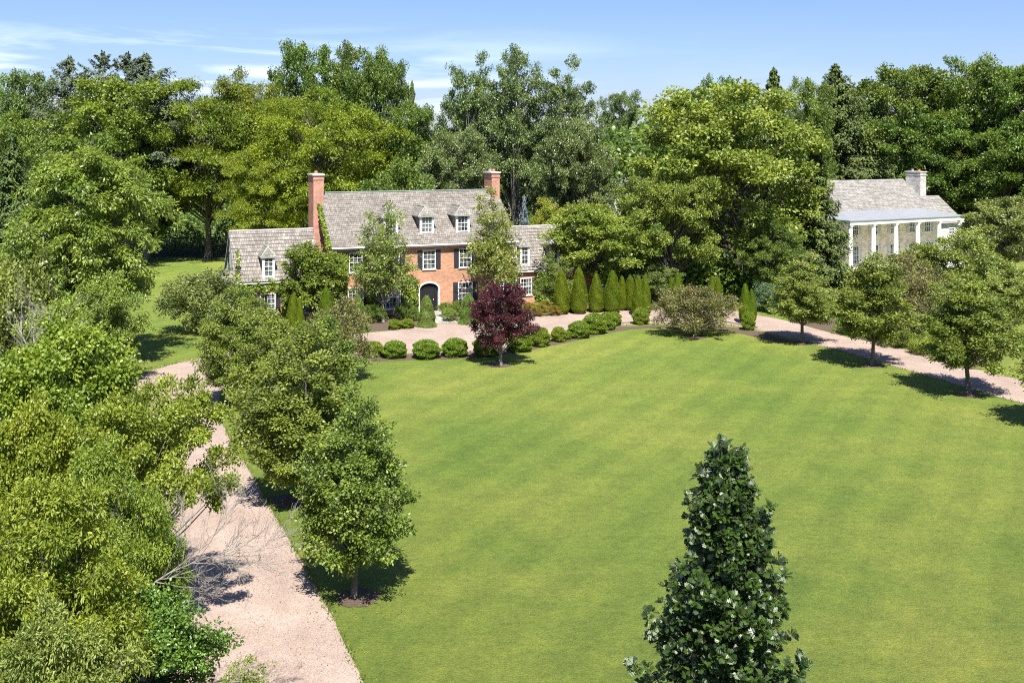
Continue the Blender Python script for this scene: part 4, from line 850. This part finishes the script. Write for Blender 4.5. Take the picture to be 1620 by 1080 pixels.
# ------------------------------------------------------------------ planting: far belt of trees
G_BELT = 'tall trees behind the houses'
P_ = place
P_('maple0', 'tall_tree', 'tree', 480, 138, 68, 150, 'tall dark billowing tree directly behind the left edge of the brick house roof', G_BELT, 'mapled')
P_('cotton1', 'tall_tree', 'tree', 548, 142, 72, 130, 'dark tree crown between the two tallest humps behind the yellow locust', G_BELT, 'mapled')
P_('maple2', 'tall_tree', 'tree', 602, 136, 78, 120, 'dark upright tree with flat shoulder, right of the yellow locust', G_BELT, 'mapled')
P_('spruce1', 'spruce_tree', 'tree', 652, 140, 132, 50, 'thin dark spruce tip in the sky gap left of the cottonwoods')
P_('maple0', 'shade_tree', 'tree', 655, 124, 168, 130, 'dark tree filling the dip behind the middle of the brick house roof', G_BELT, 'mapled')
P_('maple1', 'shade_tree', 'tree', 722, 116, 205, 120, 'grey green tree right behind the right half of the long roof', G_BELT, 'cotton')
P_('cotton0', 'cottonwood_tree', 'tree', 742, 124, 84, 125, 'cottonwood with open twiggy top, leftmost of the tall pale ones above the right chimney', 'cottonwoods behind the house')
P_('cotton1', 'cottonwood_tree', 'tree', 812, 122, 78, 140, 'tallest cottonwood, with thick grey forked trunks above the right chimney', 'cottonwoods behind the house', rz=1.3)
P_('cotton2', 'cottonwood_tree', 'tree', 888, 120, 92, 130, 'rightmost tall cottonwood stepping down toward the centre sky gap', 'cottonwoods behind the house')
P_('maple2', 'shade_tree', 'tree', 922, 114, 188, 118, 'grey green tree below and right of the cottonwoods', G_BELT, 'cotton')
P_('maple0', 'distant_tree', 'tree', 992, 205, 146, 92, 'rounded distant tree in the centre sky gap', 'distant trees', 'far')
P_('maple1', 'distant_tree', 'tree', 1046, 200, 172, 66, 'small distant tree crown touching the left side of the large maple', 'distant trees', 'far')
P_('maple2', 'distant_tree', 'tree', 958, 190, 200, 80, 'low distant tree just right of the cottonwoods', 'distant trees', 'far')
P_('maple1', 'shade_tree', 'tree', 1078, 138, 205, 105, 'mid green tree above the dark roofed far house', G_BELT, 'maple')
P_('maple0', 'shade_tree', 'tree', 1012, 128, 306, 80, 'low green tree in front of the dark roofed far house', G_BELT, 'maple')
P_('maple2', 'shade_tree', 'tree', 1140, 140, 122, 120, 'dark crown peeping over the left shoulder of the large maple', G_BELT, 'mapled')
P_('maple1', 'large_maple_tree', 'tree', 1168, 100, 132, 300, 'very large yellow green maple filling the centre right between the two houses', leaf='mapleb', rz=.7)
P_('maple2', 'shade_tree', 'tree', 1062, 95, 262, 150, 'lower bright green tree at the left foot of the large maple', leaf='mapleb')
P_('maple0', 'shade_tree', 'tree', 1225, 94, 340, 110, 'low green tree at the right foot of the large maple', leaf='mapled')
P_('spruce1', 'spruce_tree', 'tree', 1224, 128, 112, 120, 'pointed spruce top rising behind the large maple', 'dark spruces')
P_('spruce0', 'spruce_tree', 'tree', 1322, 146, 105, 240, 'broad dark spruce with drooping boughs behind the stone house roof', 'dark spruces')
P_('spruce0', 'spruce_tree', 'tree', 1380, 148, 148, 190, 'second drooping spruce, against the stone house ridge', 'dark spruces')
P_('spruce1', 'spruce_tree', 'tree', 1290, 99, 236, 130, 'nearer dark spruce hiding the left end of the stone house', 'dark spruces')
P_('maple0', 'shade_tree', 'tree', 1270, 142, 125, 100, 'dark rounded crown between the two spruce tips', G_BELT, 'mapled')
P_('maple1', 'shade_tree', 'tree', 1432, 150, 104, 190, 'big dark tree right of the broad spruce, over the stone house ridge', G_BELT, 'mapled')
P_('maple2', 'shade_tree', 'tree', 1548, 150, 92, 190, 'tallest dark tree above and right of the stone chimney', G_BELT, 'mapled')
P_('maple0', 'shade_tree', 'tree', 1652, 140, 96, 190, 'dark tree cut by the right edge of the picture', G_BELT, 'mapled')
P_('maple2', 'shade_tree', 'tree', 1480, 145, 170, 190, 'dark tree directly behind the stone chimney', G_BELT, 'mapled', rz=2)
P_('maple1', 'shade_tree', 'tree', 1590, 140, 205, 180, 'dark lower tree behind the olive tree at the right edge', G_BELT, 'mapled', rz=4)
P_('small0', 'olive_tree', 'tree', 1592, 106, 312, 135, 'olive green spreading tree at the right end of the stone house', leaf='olive')
# left belt
P_('locust0', 'locust_tree', 'tree', 505, 120, 138, 270, 'bright yellow green locust behind the left chimney', 'honey locusts')
P_('locust1', 'locust_tree', 'tree', 330, 129, 128, 235, 'green gold locust left of the brick house, behind the lawn', 'honey locusts', 'locustd')
P_('locust0', 'locust_tree', 'tree', 410, 133, 112, 170, 'taller green locust between and behind the two bright ones', 'honey locusts', 'locustd', rz=3)
P_('locust1', 'locust_tree', 'tree', 425, 116, 235, 150, 'lowest bright locust hanging over the left wing roof', 'honey locusts', 'locust', rz=2)
P_('maple0', 'shade_tree', 'tree', 158, 122, 124, 250, 'broad mid green tree on the left in front of the old spruces', G_BELT, 'maple')
P_('maple1', 'shade_tree', 'tree', 40, 132, 114, 150, 'blue green rounded tree at the top left edge', G_BELT, 'far')
P_('maple2', 'shade_tree', 'tree', -10, 100, 170, 170, 'mid green tree cut by the left edge below the rounded one', G_BELT, 'maple')
P_('maple1', 'shade_tree', 'tree', 240, 131, 175, 140, 'green tree between the broad left tree and the locusts', G_BELT, 'maple', rz=5)
for x, yt, lb in ((111, 92, 'leftmost bare-tipped old spruce on the left skyline'), (163, 84, 'second old spruce on the left skyline, reddish tip'), (201, 86, 'third old spruce on the left skyline, thin and open'), (231, 88, 'rightmost old spruce on the left skyline with wide right boughs')):
    P_('oldpine' if x in (111, 231) else 'oldpine1', 'old_spruce_tree', 'tree', x, 128, yt, 200 if x < 230 else 270, lb, 'old spruces on the left skyline')
P_('spruce1', 'yew_tree', 'tree', 18, 84, 212, 130, 'dark needle tree at the left edge beside the drooping walnut')
P_('walnut', 'walnut_tree', 'tree', 138, 68, 216, 222, 'tall pale green drooping walnut left of the side lawn', rz=.4)
P_('small1', 'walnut_tree', 'tree', 160, 62, 430, 130, 'lower drooping tree with a bough over the drive bend', rz=2.4)
P_('shrub', 'grey_shrub', 'shrub', 12, 58, 395, 170, 'greyish green thicket shrub at the left edge under the walnut', leaf='loose')
P_('small1', 'thicket_tree', 'tree', 100, 54, 470, 170, 'green thicket tree behind the leafy mound on the left', leaf='vine')
# dark wood that closes the gaps between the trunks
def far_woods():
    rng = np.random.default_rng(5); n = 90000; X = rng.uniform(-150, 150, n); Y = 165 + rng.uniform(0, 40, n) ; top = 14 + 2.5 * np.sin(X * .13) + 2 * np.sin(X * .31 + 1) + np.sin(X * .9)
    Z = rng.random(n) ** .8 * top; P = np.stack([X, Y, Z], -1); g = lambda: rng.normal(size=(n, 3))
    cl = .5 + .15 * np.sin(X * .5 + Z) + rng.normal(0, .15, n)
    return leaves('far_woods', P, g() + np.array([0, 0, -.3]), g() * .6 + np.array([0, -.5, .6]), rng.uniform(.5, .9, n), .7, T_HEX, cl, LM['mapled'])
tag(link('far_woods', far_woods()), 'dark far wood closing the view behind the garden trees', 'woods', kind='stuff')
def under_woods():
    rng = np.random.default_rng(6); n = 70000; X = rng.uniform(-75, 80, n); Y = 112 + rng.uniform(0, 30, n); Y = np.where(X > 24, Y + 30, np.where(X < -16, Y + 21, Y)); X = np.concatenate([X, rng.uniform(9, 27, 14000)]); Y = np.concatenate([Y, rng.uniform(95, 108, 14000)]); n = len(X)
    top = 3.2 + 1.2 * np.sin(X * .5) + .9 * np.sin(X * 1.3 + Y * .4); Z = rng.random(n) * np.maximum(top, .6); P = np.stack([X, Y, Z], -1)
    return leaves('undergrowth', P, rng.normal(size=(n, 3)) + np.array([0, 0, -.2]), rng.normal(size=(n, 3)) * .6 + np.array([0, -.3, .8]), rng.uniform(.22, .42, n), .7, T_HEX, .45 + .15 * np.sin(X + Y) + rng.normal(0, .14, n), LM['mapled'])
tag(link('undergrowth', under_woods()), 'dark undergrowth on the woodland floor behind the houses', 'undergrowth', kind='stuff')
def thicket():
    rng = np.random.default_rng(8); n = 60000; a = rng.random(n); Y = 18 + a * 50; xl = -34 - (Y - 20) * .35; xr = np.interp(Y, [18, 28, 33, 38, 45, 55, 62, 68], [-8.5, -10.6, -13.2, -14.6, -16.6, -19.5, -24, -29])
    X = xr - (xr - xl) * rng.random(n) ** 1.3; e = np.clip((xr - X) / 1.5, .15, 1); Z = rng.random(n) * e * (1.5 + .5 * np.sin(X * 1.4) + .4 * np.sin(Y * 1.1)); P = np.stack([X, Y, Z], -1)
    return leaves('thicket_undergrowth', P, rng.normal(size=(n, 3)) + np.array([0, 0, -.2]), rng.normal(size=(n, 3)) * .6 + np.array([0, 0, .8]), rng.uniform(.1, .2, n), .7, T_OVAL, .5 + .15 * np.sin(X * 2 + Y) + rng.normal(0, .14, n), LM['maple'])
tag(link('thicket_undergrowth', thicket()), 'green undergrowth below the thicket left of the drive', 'undergrowth', kind='stuff')

def litter():
    rng = np.random.default_rng(12); P = []
    pts = [(at(x, y), r, n) for x, y, r, n in [(470, 880, 2.2, 900), (440, 820, 2.0, 700), (400, 750, 2.2, 600), (330, 950, 2.6, 500), (380, 880, 3.0, 500), (520, 980, 2.2, 400), (500, 1040, 3, 350), (350, 640, 3, 400), (280, 590, 5, 500), (1300, 545, 4, 500), (1400, 565, 4, 500), (1540, 605, 4, 600), (1100, 505, 5, 400), (780, 530, 6, 400), (566, 940, 1.6, 300), (790, 572, 1.6, 200)]]
    for (cx, cy), r, n in pts: n = int(n * .4); a = rng.uniform(0, 6.283, n); q = r * rng.random(n) ** .6; P.append(np.stack([cx + q * np.cos(a), cy + q * np.sin(a) * 1.4, np.full(n, .025)], -1))
    P = np.concatenate(P); n = len(P)
    return leaves('fallen_leaves', P, rng.normal(size=(n, 3)) * np.array([1, 1, .15]), rng.normal(size=(n, 3)) * .25 + np.array([0, 0, 1]), rng.uniform(.025, .055, n), .6, T_OVAL, rng.random(n), M['litterleaf'])
LMX = leaf_mat('dry_leaf', (.10, .06, .03), (.34, .24, .11), .1, .8, .1); M['litterleaf'] = LMX
tag(link('fallen_leaves', litter()), 'dry brown leaves scattered on the drive edges and under the trees', 'leaves', kind='stuff')

# ------------------------------------------------------------------ planting: garden trees
PG = 'young pear trees along the drives'
P_('pear0', 'pear_tree', 'tree', 560, 33.8, 618, 172, 'nearest pear tree, by the lawn corner of the left drive, in a mulch ring', PG, rz=0)
P_('pear1', 'pear_tree', 'tree', 478, 42.5, 512, 176, 'second pear from the camera along the left drive', PG)
P_('pear2', 'pear_tree', 'tree', 434, 50, 492, 132, 'third pear along the left drive, right of the drive bend', PG)
P_('pear0', 'pear_tree', 'tree', 374, 58, 455, 108, 'farthest pear on the left drive, below the left wing', PG, rz=2)
P_('pear1', 'pear_tree', 'tree', 505, 51, 495, 112, 'pear behind the second one, touching the brown crabapple', PG, rz=4)
P_('clearpear1', 'pear_tree', 'tree', 1271, 75.8, 400, 104, 'young pear with bare trunk right of the double arborvitae', PG, 'loose', rz=1)
P_('clearpear2', 'pear_tree', 'tree', 1380, 68.4, 400, 122, 'middle of the three lawn-edge pears on the right, leaning crown', PG, rz=5)
P_('clearpear0', 'pear_tree', 'tree', 1532, 60.9, 442, 140, 'rightmost lawn-edge pear, shading the right drive', PG, rz=3)
P_('clearpear1', 'pear_tree', 'tree', 1712, 53, 470, 170, 'pear past the right edge whose shadow reaches the lawn', PG, rz=1.5)
P_('crab0', 'crabapple_tree', 'tree', 1100, 78.5, 449, 128, 'wide brownish crabapple on the lawn before the arborvitae row', 'crabapples', rz=0)
P_('crab0', 'crabapple_tree', 'tree', 535, 64, 470, 130, 'brownish crabapple left of the forecourt, beside the pears', 'crabapples', rz=2)
P_('crab0', 'crabapple_tree', 'tree', 1440, 77, 400, 125, 'tall brownish green crabapple behind the middle right pear', 'crabapples', rz=4)
P_('purple', 'japanese_maple_tree', 'tree', 792, 68.6, 446, 98, 'burgundy red maple standing at the lawn edge before the front door', rz=0)
P_('small1', 'garden_tree', 'tree', 1530, 84, 362, 155, 'yellow green spreading tree hiding the stone house porch', leaf='loose')
P_('small0', 'garden_tree', 'tree', 1452, 86, 385, 100, 'small yellow green tree at the left of the porch screen', leaf='loose', rz=2)
P_('small0', 'garden_tree', 'tree', 1600, 76, 425, 110, 'light green tree behind the rightmost pear, by the right edge', leaf='loose', rz=4)
P_('layered', 'magnolia_tree', 'tree', 497, 82.5, 384, 112, 'dark green layered tree against the left wing of the brick house', leaf='maple')
P_('loose0', 'serviceberry_tree', 'tree', 606, 84.6, 320, 92, 'wispy tree before the left half of the brick front', 'wispy trees at the brick front', rz=0)
P_('loose1', 'serviceberry_tree', 'tree', 780, 87, 298, 96, 'wispy tree before the right half of the brick front, behind the red maple', 'wispy trees at the brick front', rz=1)
P_('loose0', 'serviceberry_tree', 'tree', 878, 90.5, 398, 62, 'small grey green tree before the right wing window', leaf='pear', rz=3)
P_('small0', 'garden_tree', 'tree', 948, 94, 324, 152, 'bright green rounded tree beside the right wing, behind the arborvitae', leaf='walnut')
P_('small1', 'garden_tree', 'tree', 1040, 93, 415, 90, 'soft green bush behind the arborvitae row, left of the crabapple', leaf='olive')
P_('small1', 'garden_tree', 'tree', 868, 108, 314, 72, 'yellow green tree over the ridge of the right wing', leaf='ygreen')
P_('small0', 'garden_tree', 'tree', 925, 110, 322, 90, 'golden green tree behind the bright rounded one', leaf='ygreen', rz=3)
P_('bluespruce', 'blue_spruce_tree', 'tree', 829, 106, 310, 26, 'small blue spruce in the notch right of the main roof', 'blue spruces')
P_('bluespruce', 'blue_spruce_tree', 'tree', 1019, 162, 244, 22, 'tiny far blue spruce left of the large maple', 'blue spruces')
P_('small1', 'garden_tree', 'tree', 640, 106, 250, 160, 'dark leafy tree close behind the long brick house roof', leaf='mapled')
P_('shrub', 'olive_shrub', 'shrub', 318, 80, 425, 135, 'large olive green shrub on the side lawn left of the house', leaf='olive')
P_('small1', 'garden_tree', 'tree', 402, 78, 466, 56, 'green small tree hiding the corner bay of the left wing', leaf='pear', rz=5)
P_('shrub', 'blue_green_shrub', 'shrub', 1216, 90, 446, 62, 'low blue green juniper bush right of the double arborvitae', leaf='bluegr')
for x, y, wp, lb, lf in ((1420, 548, 60, 'low spreading juniper by the drive behind the middle pear', 'maple'), (1465, 560, 55, 'low yellow green ground shrub at the far kerb of the right drive', 'vine'), (1350, 527, 60, 'low dark shrub between the first two right pears', 'maple'), (1500, 552, 70, 'low green shrub in the bed left of the rightmost pear', 'maple'), (1240, 496, 60, 'low dark evergreen beyond the drive behind the first right pear', 'mapled')):
    X, Y = at(x, y); d = Y; P_('shrublow', 'low_shrub', 'shrub', x, d, HY + (CAMH - 1.3) * FPX / d, wp, lb, 'low shrubs beside the right drive', lf)

# ------------------------------------------------------------------ near thicket on the left
P_('mound0', 'leafy_mound', 'shrub', 95, 38, 512, 250, 'leafy vine covered mound right below the drooping walnut', 'vine thicket', 'vine')
P_('mound0', 'leafy_mound', 'shrub', 40, 32, 630, 160, 'yellow vine covered mound at the left edge, mid height', 'vine thicket', 'viney', rz=2)
P_('open', 'mulberry_tree', 'tree', 186, 31.5, 610, 340, 'open branched yellow green tree reaching over the left drive', rz=0)
P_('mound1', 'box_elder_tree', 'tree', 60, 22.5, 752, 300, 'yellow green tree with narrow drooping leaves in the lower left corner', leaf='viney', rz=1)
P_('mound1', 'box_elder_tree', 'tree', 160, 26.5, 700, 190, 'green narrow leaved tree between the corner tree and the open one', leaf='vine', rz=3)
P_('mound0', 'leafy_mound', 'shrub', 215, 24.5, 935, 230, 'dark broad leaved shrub beside the drive at the bottom left', 'vine thicket', 'broad', rz=4)
P_('mound1', 'leafy_mound', 'shrub', 85, 19, 955, 260, 'olive leafy shrub at the very bottom left corner', 'vine thicket', 'loose', rz=5)
P_('mound0', 'leafy_mound', 'shrub', 240, 29.0, 822, 105, 'small dull green shrub behind the bare branches beside the drive', 'vine thicket', 'maple', rz=1)
P_('sprig', 'sapling', 'tree', 385, 24, 1035, 120, 'thin pale sapling tip at the bottom edge over the drive', leaf='walnut')
P_('oak', 'columnar_oak_tree', 'tree', 1148, 15.5, 710, 368, 'dark glossy columnar oak rising in the foreground of the lawn', rz=.2)
def bare(name, x, d, label, rz=0, mat='deadw', **k):
    X, Y = xd(x, d); me = bare_tree(**k); me.materials.append(M[mat]); o = link(name, me, None, None, (X, Y, 0), (0, 0, rz)); tag(o, label, 'tree', 'bare dead trees'); return o
bare('dead_tree', 190, 26, 'bare grey dead tree leaning over the left drive', seed=5, H=3.5, lean=(2.2, -.3), r0=.04, n1=11, levels=4, stem=3.3, spread=.42)
bare('dead_tree', 180, 26.6, 'upright bare grey tree beside the leaning dead one', seed=9, H=2.7, lean=(.1, .1), r0=.03, n1=7, levels=3, stem=3.3, spread=.5)
bare('dead_tree', 62, 46, 'left of the two bare trees below the walnut', seed=14, H=3.4, levels=3, lean=(-.3, 0), r0=.045, stem=4.4, spread=.5)
bare('dead_tree', 100, 45, 'right of the two bare trees below the walnut', seed=15, H=3.6, levels=3, lean=(.15, 0), r0=.045, stem=4.3, spread=.5)

# ------------------------------------------------------------------ clipped plants
GA = 'columnar arborvitae behind the forecourt'
for i, (x, yt, yb, wp, lb) in enumerate([(888, 428, 497, 25, 'leftmost columnar arborvitae of the row, nearest the right wing'), (916, 425, 496, 27, 'second columnar arborvitae from the left'), (943, 435, 494, 23, 'third columnar arborvitae from the left, a thin one'),
        (969, 430, 494, 27, 'fourth columnar arborvitae from the left, the widest'), (984, 438, 491, 18, 'narrow arborvitae tucked behind the fourth one'), (997, 437, 491, 21, 'arborvitae just left of the double-topped pair'), (1010, 437, 499, 20, 'left half of the double-topped arborvitae above a clipped ball'),
        (1021, 436, 499, 18, 'right half of the double-topped arborvitae above a clipped ball'), (1072, 432, 492, 22, 'arborvitae rising behind the left part of the lawn crabapple'), (1062, 440, 491, 14, 'small arborvitae beside the one behind the crabapple'), (1127, 438, 493, 18, 'left tip behind the right part of the lawn crabapple'), (1136, 440, 494, 16, 'right tip behind the right part of the lawn crabapple'),
        (1179, 450, 511, 19, 'left half of the lone double arborvitae by the right drive'), (1189, 459, 511, 15, 'right half of the lone double arborvitae by the right drive')]):
    X, Y = at(x, yb); place_solid('column%d' % (i % 2), 'arborvitae', 'shrub', X, Y, zat(yt, Y), wp * 1.02 / FPX * Y, lb, GA)
for x, yt, yb, wp, lb in [(464, 466, 530, 24, 'left of the two small arborvitae at the left wing window'), (474, 474, 530, 16, 'slim arborvitae tip beside the left one at the wing'), (516, 456, 528, 28, 'right arborvitae of the left wing, beside the layered tree')]:
    X, Y = at(x, yb); place_solid('column1', 'arborvitae', 'shrub', X, Y, zat(yt, Y), wp / FPX * Y, lb, 'arborvitae by the left wing')
GB = 'clipped boxwood balls along the forecourt'
for i, (x, yt, yb, wp, lb) in enumerate([(590, 541, 564, 34, 'boxwood ball half hidden behind the brown crabapple, leftmost'), (624.5, 540, 565.5, 37, 'boxwood ball at the left end of the clear row'), (674.5, 538.5, 566, 42, 'second boxwood ball, lumpy top, left of the red maple'), (720, 536, 563.5, 39, 'third boxwood ball, nearest the red maple on its left'),
        (770, 532, 562, 42, 'boxwood ball in the shadow behind the red maple, left one'), (822, 525, 555, 40, 'boxwood ball just right of the red maple'), (855, 519, 547.5, 30, 'boxwood ball with a neat round outline, second right of the red maple'), (884, 518, 540, 24, 'smaller boxwood ball in the middle of the curve'), (897, 523, 537, 14, 'smallest boxwood ball, tucked against its neighbour'),
        (916, 509, 534, 34, 'boxwood ball right of the smallest one'), (941, 497, 527, 38, 'tallest boxwood mound near the arborvitae'), (961, 495, 521, 28, 'last boxwood mound before the arborvitae feet'), (972, 494, 515, 22, 'boxwood ball against the foot of the fourth arborvitae'), (1014, 488, 512.5, 26, 'ball under the double-topped arborvitae'), (1184, 494, 522, 21, 'ball under the lone double arborvitae by the right drive')]):
    X, Y = at(x, yb); place_solid('ball%d' % (i % 3), 'boxwood_ball', 'shrub', X, Y, zat(yt, Y), wp / FPX * Y, lb, GB)
for x, yt, yb, wp, lb in [(624, 505.5, 521, 19, 'small boxwood ball left of the path, the outer one'), (645, 504.5, 519, 20, 'small boxwood ball left of the path, the inner one'), (634, 509, 519, 10, 'tiny boxwood between the two small balls')]:
    X, Y = at(x, yb); place_solid('ball1', 'boxwood_ball', 'shrub', X, Y, zat(yt, Y), wp / FPX * Y, lb, 'small boxwoods by the house')
for k, x, yt, yb, wp, lb in [('tier', 675, 469, 517, 31, 'tiered clipped conifer left of the front door path'), ('tier', 741, 465, 512, 31, 'tiered clipped conifer right of the front door'), ('cone', 565, 467, 525, 38, 'smooth pale green cone conifer left of the wispy tree')]:
    X, Y = at(x, yb); place_solid(k, 'clipped_conifer', 'shrub', X, Y, zat(yt, Y), wp / FPX * Y, lb, 'clipped conifers at the house front')
def shr(kind, x, yt, yb, wp, lb, leaf, grp='flowering shrubs at the house front', nm='garden_shrub'):
    X, Y = at(x, yb); P_(kind, nm, 'shrub', x, Y, yt, wp, lb, grp, leaf)
shr('shrub', 853, 480, 500, 26, 'golden shrub in the middle before the right wing', 'gold'); shr('shrub', 837, 477, 496, 22, 'green gold shrub nearest the red maple', 'gold'); shr('shrub', 876, 482, 499, 24, 'orange gold shrub at the foot of the first arborvitae', 'gold'); shr('shrub', 862, 474, 494, 24, 'golden shrub against the right wing wall', 'gold')
shr('shrub', 711, 486, 508, 28, 'round green shrub right of the front door path', 'cone'); shr('shrub', 704, 477, 501, 24, 'green perennial clump beside the front door', 'box'); shr('shrub', 722, 474, 500, 26, 'leafy shrub under the right front window', 'maple')
shr('shrub', 640, 478, 506, 34, 'dark shrub under the left front window', 'mapled'); shr('shrub', 590, 480, 510, 40, 'dark shrub in the shade of the wispy left tree', 'mapled'); shr('shrub', 655, 484, 508, 18, 'leafy shrub at the left door jamb', 'maple'); shr('shrub', 770, 480, 503, 30, 'dark green shrub behind the red maple', 'mapled'); shr('shrub', 805, 478, 499, 30, 'green shrub at the right corner of the brick front', 'mapled'); shr('shrub', 900, 470, 492, 40, 'dark shrub behind the first arborvitae', 'mapled'); shr('shrub', 440, 502, 524, 50, 'green shrub under the left wing window', 'maple')

# ------------------------------------------------------------------ vines on the brick house
def ivy(seed, rects, root_loc, rot, n, name, label, off=-.06, axis='x', leaf='ivy'):
    rng = np.random.default_rng(seed); P = []
    areas = np.array([(b - a) * (d - c) for a, b, c, d, y in rects]); 
    for (a, b, c, d, y), k in zip(rects, (areas / areas.sum() * n).astype(int)):
        u = rng.random((k, 2)); x = a + (b - a) * u[:, 0]; z = c + (d - c) * u[:, 1]
        den = .5 + .5 * np.sin(x * 3.1 + z * 2.2 + seed) * np.cos(z * 2.7 - x * 1.3); edge = np.minimum(np.minimum(x - a, b - x), np.minimum(z - c, d - z)) / .35
        ok = rng.random(k) < np.clip(edge, .15, 1) * (.45 + .6 * den); x, z = x[ok], z[ok]
        yy = y + off - rng.random(len(x)) * .16 * (1 + np.sin(x * 5 + z * 4))
        P.append(np.stack([x, yy, z], -1) if axis == 'x' else np.stack([yy, x, z], -1))
    P = np.concatenate(P); n = len(P); o3 = np.array([0, -1, .4]) if axis == 'x' else np.array([-1, 0, .4])
    me = leaves('foliage', P, rng.normal(size=(n, 3)) * .5 + np.array([0, 0, -1]), o3 + rng.normal(size=(n, 3)) * .5, rng.uniform(.1, .17, n), .9, T_HEX, .5 + .15 * np.sin(P[:, 0] * 4 + P[:, 2] * 5) + rng.normal(0, .15, n), LM[leaf])
    return tag(link(name, me, None, None, root_loc, (0, 0, rot)), label, 'vine', 'climbing vines on the brick house')
RL = (-14.35, 86.25, 0)
ivy(1, [(LX0, -1.0, 2.3, 3.5, .5), (LX0, -6.1, .1, 2.4, .5), (-4.1, -2.6, .2, 2.4, .5), (-.9, 1.1, .2, 3.3, -.02), (-.8, 1.2, 3.2, 5.2, -.02), (2.6, 4.1, .2, 3.4, 0), (2.5, 4.2, 2.5, 3.4, 0)], RL, TH1, 16000, 'wall_vine', 'green vine covering the left wing wall and the brick corner beside it')
ivy(2, [(LX0 - .1, LX0 + .3, 3.3, 5.8, .5), (5.6, 7.1, .1, 2.9, 0), (5.7, 6.6, 2.6, 3.4, 0)], RL, TH1, 4500, 'wall_vine', 'vine on the brick left of the front door')
ivy(3, [(LW - .9, LW + .1, .1, 4.0, -.02), (LW + .05, LW + 1.0, .1, 2.9, 1.5), (LW + 2.4, LW + 4.2, .1, 2.8, 1.5)], RL, TH1, 6500, 'wall_vine', 'vine climbing the right corner of the brick front')
def rake_ivy():
    rng = np.random.default_rng(4); n = 1300; t = rng.random(n) ** 1.1; y = -.3 + t * 4.6; z = EZ + (RZ - EZ) * (y + .38) / (RM + .38) - rng.random(n) * .9 * (1 - t * .4)
    x = -.22 - rng.random(n) * .28; P = np.stack([x, y, z + .15], -1)
    me = leaves('foliage', P, rng.normal(size=(n, 3)) * .5 + np.array([0, 0, -1]), np.array([-.6, -.8, .6]) + rng.normal(size=(n, 3)) * .5, rng.uniform(.1, .17, n), .9, T_HEX, rng.normal(.55, .18, n), LM['ivy'])
    return tag(link('roof_vine', me, None, None, RL, (0, 0, TH1)), 'vine running up the left gable edge beside the tall brick chimney', 'vine', 'climbing vines on the brick house')
rake_ivy()
